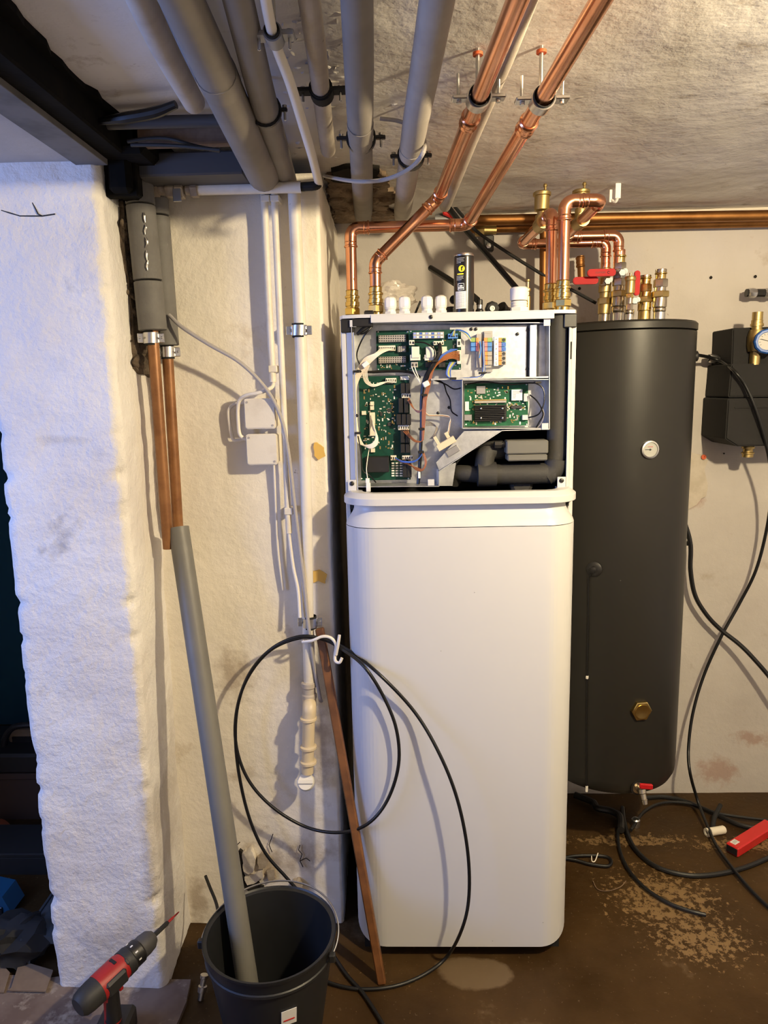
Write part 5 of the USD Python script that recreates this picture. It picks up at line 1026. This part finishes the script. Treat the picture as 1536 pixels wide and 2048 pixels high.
dr = put('drain_valve', cat(lathe([(.019, -.004), (.019, .004), (.011, .006), (.011, .03)], p, n, 20), lathe([(.012, 0), (.012, .012), (.009, .014), (.009, .03), (.0105, .032), (.0085, .045), (.005, .046)], p + n * .026 + V(0, 0, .008), unit(V(.15, -.5, -1)), 16)), 'nickel', tk)
put('drain_ring', ring(p, n, .019, .025, .006, 24), 'black_plastic', dr)
put('lever', obox(p + n * .032 + V(.010, 0, .022), (1, -.2, .02), (0, 1, 0), (0, 0, 1), .040, .010, .018, .003), 'red_handle', dr, label='red drain valve lever')
p, n = on_tank(1383, 715); put('cable_entry', lathe([(.016, -.004), (.016, .004), (.008, .008)], TC + TR * unit(V(.86, -.3, 0)) + V(0, 0, Yp(1386, 712, 2.3)[2]), unit(V(.86, -.3, 0)), 16), 'black_plastic', tk)
# fittings on the tank top
def stack(name, label, px, y, rows, cat_='fitting', extra=None):
    base = Yp(px, 640, y); base[2] = TZ1 - .002; t = thing(name, label, cat_, base); s = depth(base) / F; lastz = None
    zz = lambda py: Yp(px, py, y)[2]
    for i, (kind, a, b, w, m_) in enumerate(rows):
        z1, z0 = zz(a), zz(b)
        if i == 0: z0 = base[2]
        c = V(base[0], y, z0); h = z1 - z0 + .0004; r_ = w * s / 2
        if kind == 'hex': put('hex_nut', lathe([(r_ * .94, 0), (r_, h * .12), (r_, h * .88), (r_ * .94, h)], c, (0, 0, 1), 6), m_, t)
        elif kind == 'bead': put('bead', lathe([(r_ * .9, 0), (r_, h * .3), (r_, h * .7), (r_ * .9, h)], c, (0, 0, 1), 20), m_, t)
        else: put('sleeve', lathe([(r_ * .95, 0), (r_, h * .08), (r_, h * .92), (r_ * .95, h)], c, (0, 0, 1), 20), m_, t)
    return t, base, zz, s
st5, *_ = stack('tank_fitting', 'rightmost tall open brass fitting on the tank lid', 1318, 2.40, [('s', 624, 634, 23, 'steel'), ('bead', 615, 624, 25, 'nickel'), ('s', 595, 615, 27, 'nickel'), ('hex', 583, 595, 34, 'brass_dull'), ('s', 575, 583, 22, 'nickel'), ('hex', 559, 575, 28, 'nickel'), ('s', 549, 559, 20, 'brass'), ('bead', 546, 549, 24, 'brass'), ('s', 539, 546, 22, 'nickel')])
st4, b4_, zz, s_ = stack('tank_fitting', 'open brass fitting second from the right on the tank lid, with upright red lever', 1288, 2.42, [('s', 622, 636, 24, 'brass_dull'), ('s', 605, 622, 26, 'brass'), ('hex', 594, 605, 31, 'brass_dull'), ('s', 584, 594, 23, 'brass'), ('hex', 569, 584, 25, 'brass'), ('s', 558, 569, 20, 'brass'), ('bead', 555, 558, 24, 'brass'), ('s', 551, 555, 22, 'nickel')])
def lever(t, x0, y0, x1, y1, y, text=False):
    yf = y - .035; xm, ym = (x0 + x1) / 2, (y0 + y1) / 2
    a, b = Yp(x0, ym, yf)[0], Yp(x1, ym, yf)[0]; z0, z1 = Yp(xm, y1, yf)[2], Yp(xm, y0, yf)[2]
    rr = min(b - a, z1 - z0) * .48
    g = Polygon([(a, z0), (b, z0), (b, z1), (a, z1)]).buffer(-rr).buffer(rr, 8) if False else Polygon([(a + rr, z0 + rr), (b - rr, z0 + rr), (b - rr, z1 - rr), (a + rr, z1 - rr)]).buffer(rr, 8)
    q = put('lever', cat(prism_xz(list(g.exterior.coords)[:-1], yf, yf + .007), prism_xz(list(g.buffer(-.002).exterior.coords)[:-1], yf - .0012, yf + .0082)), 'red_handle', t, label='red valve lever')
    if text:
        m = meshkit.text_mesh('CUPPERS', .0050, .0004); v = m.vertices - m.bounds.mean(0); k = .032 / np.ptp(v[:, 0]); c = V((a + b) / 2, yf - .0014, (z0 + z1) / 2)
        lg = torus(c + V(.0215, 0, 0), (0, 1, 0), .0036, .0008, 12, 6, .7, 5.6, (1, 0, 0))
        put('lever_print', cat(trimesh.Trimesh(np.stack([c[0] - .004 + v[:, 0] * k, c[1] - v[:, 2] + .0002, c[2] + v[:, 1] * k], 1), m.faces, process=False), lg), 'print_dark', q, smooth=False)
lever(st4, 1268.5, 541, 1280, 591, 2.42)
put('lever_bolt', cat(hexnut(Yp(1268, 602, 2.39), (0, -1, 0), .020, .012), lathe([(.008, 0), (.008, .04)], Yp(1268, 602, 2.42), (0, -1, 0), 12)), 'zinc_dark', st4)
st2, *_ = stack('ball_valve', 'valve stack with lettered red lever under the upper copper elbow', 1236, 2.47, [('s', 625, 640, 21, 'steel'), ('bead', 613, 625, 26, 'nickel'), ('s', 594, 613, 28, 'nickel'), ('hex', 582, 594, 32, 'brass_dull'), ('s', 572, 582, 24, 'nickel'), ('hex', 557, 572, 27, 'nickel'), ('s', 540, 557, 24, 'zinc_dark'), ('hex', 526, 540, 25, 'nickel'), ('s', 515, 526, 20, 'brass'), ('bead', 511, 515, 24, 'brass'), ('s', 500, 511, 20, 'copper')], 'valve')
lever(st2, 1175, 537.5, 1232, 552.5, 2.47, True)
put('lever_bolt', cat(hexnut(Yp(1243, 546, 2.43), (0, -1, 0), .021, .012), lathe([(.009, 0), (.009, .04)], Yp(1243, 546, 2.47), (0, -1, 0), 12)), 'zinc_dark', st2)
st1, *_ = stack('ball_valve', 'valve stack with plain red lever under the lower copper elbow', 1208, 2.50, [('s', 628, 642, 22, 'nickel'), ('s', 609, 628, 25, 'brass_dull'), ('hex', 596, 609, 28, 'brass_dull'), ('s', 585, 596, 20, 'brass_dull'), ('s', 572, 585, 25, 'brass_dull'), ('hex', 556, 572, 25, 'brass_dull'), ('s', 541, 556, 20, 'brass_dull'), ('bead', 537, 541, 23, 'brass_dull'), ('s', 526, 537, 19, 'copper')], 'valve')
lever(st1, 1146, 553.5, 1197, 568.5, 2.50)
put('lever_bolt', cat(hexnut(Yp(1214, 563, 2.46), (0, -1, 0), .020, .012), lathe([(.008, 0), (.008, .04)], Yp(1214, 563, 2.50), (0, -1, 0), 12)), 'zinc_dark', st1)
st3, b3_, zz, s_ = stack('air_vent_valve', 'small brass air vent on the tank lid between the red levers', 1258, 2.38, [('s', 628, 637, 14, 'steel'), ('bead', 620, 628, 18, 'nickel'), ('hex', 608, 620, 13, 'nickel'), ('s', 596, 608, 12, 'nickel'), ('hex', 587, 596, 14, 'brass'), ('s', 562, 587, 19, 'brass_dull'), ('bead', 553, 562, 22, 'brass_dull'), ('s', 546, 553, 5, 'brass')], 'air vent')

# ================================================================== RIGHT WALL: PUMP GROUP AND CABLES
yg = 2.47
pg = thing('pump_group', 'black foam-cased pump group with blue thermometer handle on the back wall', 'pump group', Yp(1500, 890, 2.55))
def blk(pts, y0, y1, m_='epp_black', name='shell', **k):
    g = Polygon(pxpoly(pts, y0)); g = g.buffer(-.006).buffer(.006, 4)
    return put(name, cat(prism_xz(list(g.buffer(-.004).exterior.coords)[:-1], y0, y0 + .01), prism_xz(list(g.exterior.coords)[:-1], y0 + .004, y1)), m_, pg, **k)
blk([(1466, 656), (1650, 650), (1650, 728), (1463, 732)], yg + .03, WALLB + .01)
blk([(1463, 728), (1650, 724), (1650, 792), (1457, 795)], yg, WALLB + .01)
blk([(1456, 797), (1650, 794), (1650, 880), (1640, 890), (1475, 893), (1451, 878)], yg - .01, WALLB + .01)
put('fold', pxbox(1470, 813, 1650, 815, yg - .013, .006), 'epp_black', pg, smooth=False)
put('brass_tube', cat(lathe([(.0165, 0), (.0165, .19)], Yp(1508, 742, yg + .018), (0, 0, 1), 20), lathe([(.0205, -.004), (.0205, .004)], Yp(1514, 650, yg + .018), (0, 0, 1), 20), lathe([(.018, 0), (.018, .012), (.014, .014)], Yp(1514, 648, yg + .018), (0, 0, 1), 20), lathe([(.024, 0), (.028, .02), (.028, .05), (.022, .07)], Yp(1511, 703, yg + .018), (0, 0, 1), 20)), 'brass_dull', pg)
put('valve_body', lathe([(.040, 0), (.042, .004), (.042, .03), (.036, .034)], Yp(1522, 686, yg + .03), (-.25, -1, 0), 28), 'black_plastic', pg)
dc = Yp(1532, 683, yg - .02); hd = unit(V(-.25, -1, 0))
rg = put('dial_handle', lathe_open([(.0001, 0), (.036, 0), (.040, .004), (.040, .022), (.036, .027), (.030, .027), (.028, .021), (.0001, .021)], dc, hd, 12), 'blue_plastic', pg, label='blue thermometer handle')
put('dial', lathe([(.0278, .021), (.0278, .022)], dc, hd, 28), 'dial_white', rg)
uT = unit(np.cross((0, 0, 1), hd)); dl = []
for k in range(11):
    a = math.radians(-30 + 240 * k / 10); dv = math.cos(a) * uT + math.sin(a) * V(0, 0, 1); dl.append(obox(dc + hd * .0222 + dv * .0225, dv, np.cross(hd, dv), hd, .005, .0011, .0007))
put('scale', cat(*dl), 'print_dark', rg, smooth=False); put('needle', obox(dc + hd * .0226 - uT * .007 + V(0, 0, .003), unit(uT - V(0, 0, .35)), unit(V(0, 0, 1) + uT * .35), hd, .026, .0018, .0009), 'print_dark', rg, smooth=False)
put('brass_outlet', lathe([(.018, 0), (.018, .010), (.021, .012), (.021, .016), (.016, .018), (.016, .028), (.021, .030), (.021, .036), (.016, .038), (.016, .07)], Yp(1495, 914, 2.53), (0, 0, 1), 20), 'brass_dull', pg)
def chrome(name, label, x0, y0, x1, y1, y, r_):
    A, B = Yp(x0, y0, y), Yp(x1, y1, y); t = thing(name, label, 'bracket', A); d = unit(B - A); L = np.linalg.norm(B - A)
    put('rail', tube([A, B], r_, 10), 'black_plastic', t)
    for f in (.04, .42, .80): put('clip', lathe([(r_ * 1.05, 0), (r_ * 1.25, .006), (r_ * 1.25, .022), (r_ * 1.05, .028)], A + d * L * f, d, 8), 'steel', t)
    put('wall_bolt', tube([A + d * L * .3, A + d * L * .3 + V(0, WALLB - y, 0)], .005, 8), 'steel', t)
chrome('wall_rail', 'short black and chrome rail between the tank and the pump group', 1416, 716, 1468, 722, 2.60, .0125)
chrome('wall_rail', 'black and chrome rail at the right edge above the pump group', 1492, 586, 1580, 586, 2.60, .0135)
cable('thin black cable from the tank round the pump group down to the floor', [Yp(a, b, y) for a, b, y in ((1383, 709, 2.40), (1400, 711, 2.50), (1420, 715, 2.57), (1445, 724, 2.56), (1468, 742, 2.455), (1490, 770, 2.445), (1510, 815, 2.44), (1527, 870, 2.45), (1540, 930, 2.48), (1542, 990, 2.52), (1533, 1060, 2.56), (1512, 1140, 2.58), (1480, 1205, 2.60), (1443, 1272, 2.60), (1408, 1350, 2.60), (1386, 1425, 2.58), (1377, 1495, 2.55), (1380, 1545, 2.50))] + [Zp(a, b, z) for a, b, z in ((1395, 1600, .06), (1412, 1645, .03), (1432, 1690, .02), (1462, 1732, .02), (1500, 1778, .012), (1545, 1822, .012))], .0055, 'rubber_cable')
cable('thick black cable curving from behind the tank to the right edge', [Yp(a, b, y) for a, b, y in ((1355, 1020, 2.58), (1370, 1048, 2.60), (1381, 1090, 2.60), (1381, 1140, 2.60), (1390, 1190, 2.60), (1412, 1228, 2.60), (1440, 1258, 2.60), (1478, 1288, 2.58), (1508, 1318, 2.56), (1545, 1362, 2.54), (1600, 1440, 2.52))] + [V(1.50, 2.46, .30), V(1.58, 2.40, .08), V(1.66, 2.28, .012), V(1.80, 2.0, .010), V(1.9, 1.6, .010)], .0082, 'rubber_cable')
t = thing('cable_clip', 'small grey clip on the wall at the right edge of the tank', 'clip', Yp(1372, 1100, 2.62))
put('clip', pxbox(1367, 1082, 1378, 1092, 2.61, .05, .002), 'steel', t); put('plug', pxbox(1367, 1096, 1373, 1110, 2.63, .03, .002), 'cable_grey', t)
cable('fat black hose slanting down from the ceiling to the heat pump top', [Yp(a, b, y) for a, b, y in ((888, 405, 2.45), (905, 425, 2.42), (930, 458, 2.40), (980, 515, 2.33), (1040, 585, 2.22))], .0088, 'rubber_cable')
cable('thin black cable slanting from the ceiling behind the risers to the tank', [Yp(a, b, y) for a, b, y in ((905, 408, 2.52), (925, 432, 2.52), (955, 464, 2.52), (1010, 502, 2.54), (1090, 552, 2.55), (1140, 578, 2.55), (1192, 606, 2.55))], .0055, 'rubber_cable')
cable('short cut end of black hose leaning behind the spray can', [Yp(a, b, y) for a, b, y in ((861, 536, 2.36), (885, 551, 2.30), (930, 580, 2.20), (955, 600, 2.16))], .0092, 'rubber_cable')
# on the floor at the right
fc = lambda rows, z=.009: [Zp(a, b, z) for a, b in rows]
cable('black cable from under the tank to the right, running behind the red box', fc([(1290, 1596), (1330, 1594), (1380, 1606), (1430, 1628), (1480, 1650), (1530, 1660)], .012), .0085, 'rubber_cable')
cable('thin black cable arching on the floor under the drain valve to the right edge', fc([(1262, 1660), (1290, 1622), (1330, 1605), (1385, 1608), (1430, 1625), (1480, 1634), (1545, 1642)], .02), .0055, 'rubber_cable')
cable('thick black cable lying in a wide loop on the floor under the tank', fc([(1245, 1615), (1250, 1650), (1268, 1695), (1310, 1732), (1370, 1750), (1430, 1749), (1490, 1735), (1550, 1710)]), .0080, 'rubber_cable')
cable('black cable end curling forward on the bare floor patch', fc([(1238, 1630), (1236, 1680), (1250, 1728), (1285, 1772), (1335, 1805), (1380, 1822), (1412, 1830)]), .0060, 'rubber_cable')
cable('frayed black cable stub standing among the floor cables', [Zp(1424, 1668, .01), Zp(1426, 1650, .02), Zp(1430, 1632, .035), Zp(1441, 1610, .05)], .008, 'black_matt')
cable('folded black cable loop on the floor beside the heat pump', fc([(1100, 1722), (1150, 1712), (1205, 1712), (1222, 1720), (1216, 1732), (1180, 1728), (1150, 1720), (1100, 1712)]), .0052, 'rubber_cable')
cable('thin brown wire curl on the floor', fc([(1186, 1762), (1195, 1778), (1215, 1782), (1240, 1774), (1252, 1762)], .004), .0014, 'timber_brown')
cable('white twist of wire tied round the folded cable', [Zp(a, b, z) for a, b, z in ((1183, 1712, .02), (1184, 1722, .016), (1190, 1722, .016), (1196, 1706, .03))], .0018, 'cable_white')
cable('black corrugated hose lying in the shadow under the tank', [Zp(a, b, .02) for a, b in ((1150, 1590), (1185, 1604), (1195, 1616), (1222, 1622), (1240, 1634), (1242, 1660))], .013, 'black_plastic')
c = Zp(1420, 1664, .014); c1_ = Zp(1449, 1659, .014); t = thing('plastic_sleeve', 'cream plastic pipe cap lying among the floor cables', 'cap', V(*c[:2], 0))
put('cap', lathe([(.013, 0), (.0145, .002), (.0145, np.linalg.norm(c1_ - c) - .004), (.012, np.linalg.norm(c1_ - c))], c, c1_ - c, 20), 'cream_plastic', t); put('flange', ring(c - unit(c1_ - c) * .012, c1_ - c, .008, .0155, .006), 'cream_plastic', t)
c = Zp(1271, 1652, .0); t = thing('ring_nut', 'chrome ring nut standing on the floor under the drain valve', 'nut', c); put('ring', lathe_open([(.011, 0), (.0155, 0), (.0155, .026), (.012, .030), (.011, .026), (.011, 0)], c, (0, 0, 1), 20), 'steel', t)
L0, L1, L2 = Zp(1452, 1685, .035), Zp(1477, 1699, .035), Zp(1545, 1656, .035); d = unit(L2 - L1); d[2] = 0; d = unit(d); w = V(d[1], -d[0], 0); wd = abs((L0 - L1) @ w); cc = L1 - w * wd / 2 + d * .12; cc[2] = .0195
t = thing('red_case', 'red oblong case with a white sticker lying on the floor at the right edge', 'case', V(*cc[:2], 0)); put('case', obox(cc, d, w, (0, 0, 1), .24, wd, .035, .004), 'red_plastic', t)
put('open_end', obox(cc - d * .1205, d, w, (0, 0, 1), .003, wd * .85, .024, .001), 'can_black', t)
sp = cc - d * .095 - w * wd * .12 + V(0, 0, .0180); put('sticker', obox(sp, d, w, (0, 0, 1), .028, .020, .001), 'paper_white', t); put('sticker_print', cat(*[obox(sp + V(0, 0, .0006) + d * (k - 3) * .003, d, w, (0, 0, 1), .0013, .011, .0006) for k in range(7)]), 'print_grey', t)
# white strap hook on the ceiling
t = thing('ceiling_hook', 'small white strap hook hanging from the ceiling', 'hook', Zp(1236, 370, CEIL))
A = Zp(1237, 366, CEIL); y_ = A[1]
x0, x1 = Yp(1230.5, 380, y_)[0], Yp(1241.5, 380, y_)[0]; zl = Yp(1236, 397, y_)[2]
put('strap', box(x0, x1, y_ - .003, y_, zl, CEIL + .012, .001), 'plastic_white', t)
put('strap_end', box(x0 - .012, x0 + .004, y_ + .016, y_ + .019, zl - .006, zl + .03, .001), 'plastic_white', t)
put('strap_bend', tube(spline([V((x0 + x1) / 2, y_ - .001, zl + .004), V((x0 + x1) / 2 - .004, y_ + .008, zl - .007), V((x0 + x1) / 2 - .012, y_ + .017, zl)], 5), .0045, 8), 'plastic_white', t)
# small scraps on the floor between pillar and bucket
c = Zp(405, 1975, .03); t = thing('hose_connector', 'small steel hose connector in the dark corner left of the bucket', 'connector', V(c[0], c[1], 0))
put('connector', lathe([(.008, -.03), (.008, -.012), (.012, -.010), (.012, .004), (.008, .006), (.008, .022), (.011, .024), (.011, .032)], c, (.15, .35, 1), 12), 'steel', t)

# ================================================================== STORE ROOM BEHIND THE PILLAR
def sbox(name, label, cat_, x0, y0, x1, y1, y, d, m_, ch=.006, more=None):
    t = thing(name, label, cat_, Yp((x0 + x1) / 2, y1, y)); put('body', pxbox(x0, y0, x1, y1, y, d, ch), m_, t)
    for nm, mesh, mm in (more or []): put(nm, mesh, mm, t)
    return t
sbox('crate', 'brown crate in the store room under the black case', 'crate', -90, 1556, 90, 1692, 2.50, .35, 'shelf_brown', .008, [('lip', pxbox(-90, 1548, 90, 1560, 2.49, .02, .003), 'shelf_brown')])
sbox('tool_case', 'black case with rounded carry handle on the brown crate', 'case', -80, 1510, 92, 1549, 2.48, .25, 'black_plastic', .01, [('handle', tube(spline([Yp(a, b, 2.55) for a, b in ((8, 1512), (10, 1478), (25, 1456), (52, 1450), (90, 1450))], 6), .012, 10), 'black_plastic'), ('panel', pxbox(16, 1462, 92, 1510, 2.58, .04, .01), 'cardboard'), ('window', pxbox(24, 1474, 70, 1496, 2.575, .02, .002), 'can_black')])
t = thing('cable_reel', 'dark orange reel on the plank in the store room', 'reel', Yp(0, 1692, 2.42)); put('reel', lathe([(.035, -.03), (.05, -.02), (.05, .02), (.035, .03)], Yp(-2, 1668, 2.42), (.3, 1, 0), 20), 'orange_dark', t); put('ring', torus(Yp(35, 1672, 2.42), (.2, 1, .2), .022, .003), 'timber_brown', t)
sbox('plank', 'brown plank shelf in the store room', 'plank', -90, 1694, 100, 1708, 2.36, .35, 'shelf_brown', .003, [('support', pxbox(-60, 1708, -20, 1760, 2.40, .05, .003), 'shelf_brown')])
sbox('black_box', 'black box under the plank in the store room', 'box', -60, 1712, 100, 1790, 2.18, .16, 'black_matt', .01, [('lid', pxbox(-62, 1708, 102, 1716, 2.175, .17, .003), 'black_matt')])
t = thing('blue_carton', 'bright blue carton at the left edge of the store room', 'carton', Yp(0, 1840, 1.98)); put('carton', prism_xz(pxpoly([(-60, 1780), (4, 1794), (23, 1826), (-10, 1838), (-70, 1842)], 1.98), 1.98, 2.06), 'blue_box', t, smooth=False); put('opening', pxbox(-40, 1816, 4, 1832, 1.975, .01, .001), 'can_black', t)
t = thing('black_bag', 'black lumpy bag in front of the blue carton', 'bag', V(*Zp(25, 1885, 0)[:2], 0)); cb_ = Zp(20, 1880, .06); put('bag', chunk(cb_, (.12, .07, .07), 91), 'black_matt', t); put('strap', tube(spline([Zp(30, 1860, .10), Zp(55, 1838, .12), Zp(75, 1830, .10)], 5), .012, 8), 'black_matt', t)
t = thing('open_carton', 'dark grey open carton on its side behind the pillar edge', 'carton', V(*Zp(80, 1920, 0)[:2], 0)); ca = Zp(85, 1925, 0); yq = ca[1]
put('top', prism_xz(pxpoly([(44, 1876), (120, 1884), (120, 1872), (70, 1862)], yq), yq - .01, yq + .18), 'box_dark', t, smooth=False); put('side', pxbox(42, 1876, 47, 1926, yq - .01, .19, .001), 'box_dark', t); put('back', pxbox(44, 1876, 128, 1930, yq + .16, .01), 'box_dark', t); put('flap', prism_xz(pxpoly([(40, 1878), (58, 1890), (60, 1930), (41, 1920)], yq - .03), yq - .03, yq - .027), 'box_dark', t, smooth=False); put('label_tape', pxbox(60, 1856, 72, 1862, yq + .05, .06, .001), 'cable_grey', t)
def flat(name, label, pts, z, m_):
    t = thing(name, label, 'cardboard', V(*Zp(*pts[0], 0)[:2], 0)); q = [tuple(Zp(a, b, z)[:2]) for a, b in pts]
    put('sheet', prism_xy(q, z - .004, z), m_, t, smooth=False); return t
flat('cardboard_sheet', 'piece of brown cardboard on the floor at the foot of the pillar', [(16, 1980), (22, 1976), (38, 1926), (44, 1922), (106, 1940), (92, 1982)], .022, 'cardboard')
flat('cardboard_sheet', 'second brown cardboard piece cut off by the left edge', [(-60, 1985), (-60, 1925), (8, 1932), (20, 1945), (8, 1984)], .018, 'cardboard')
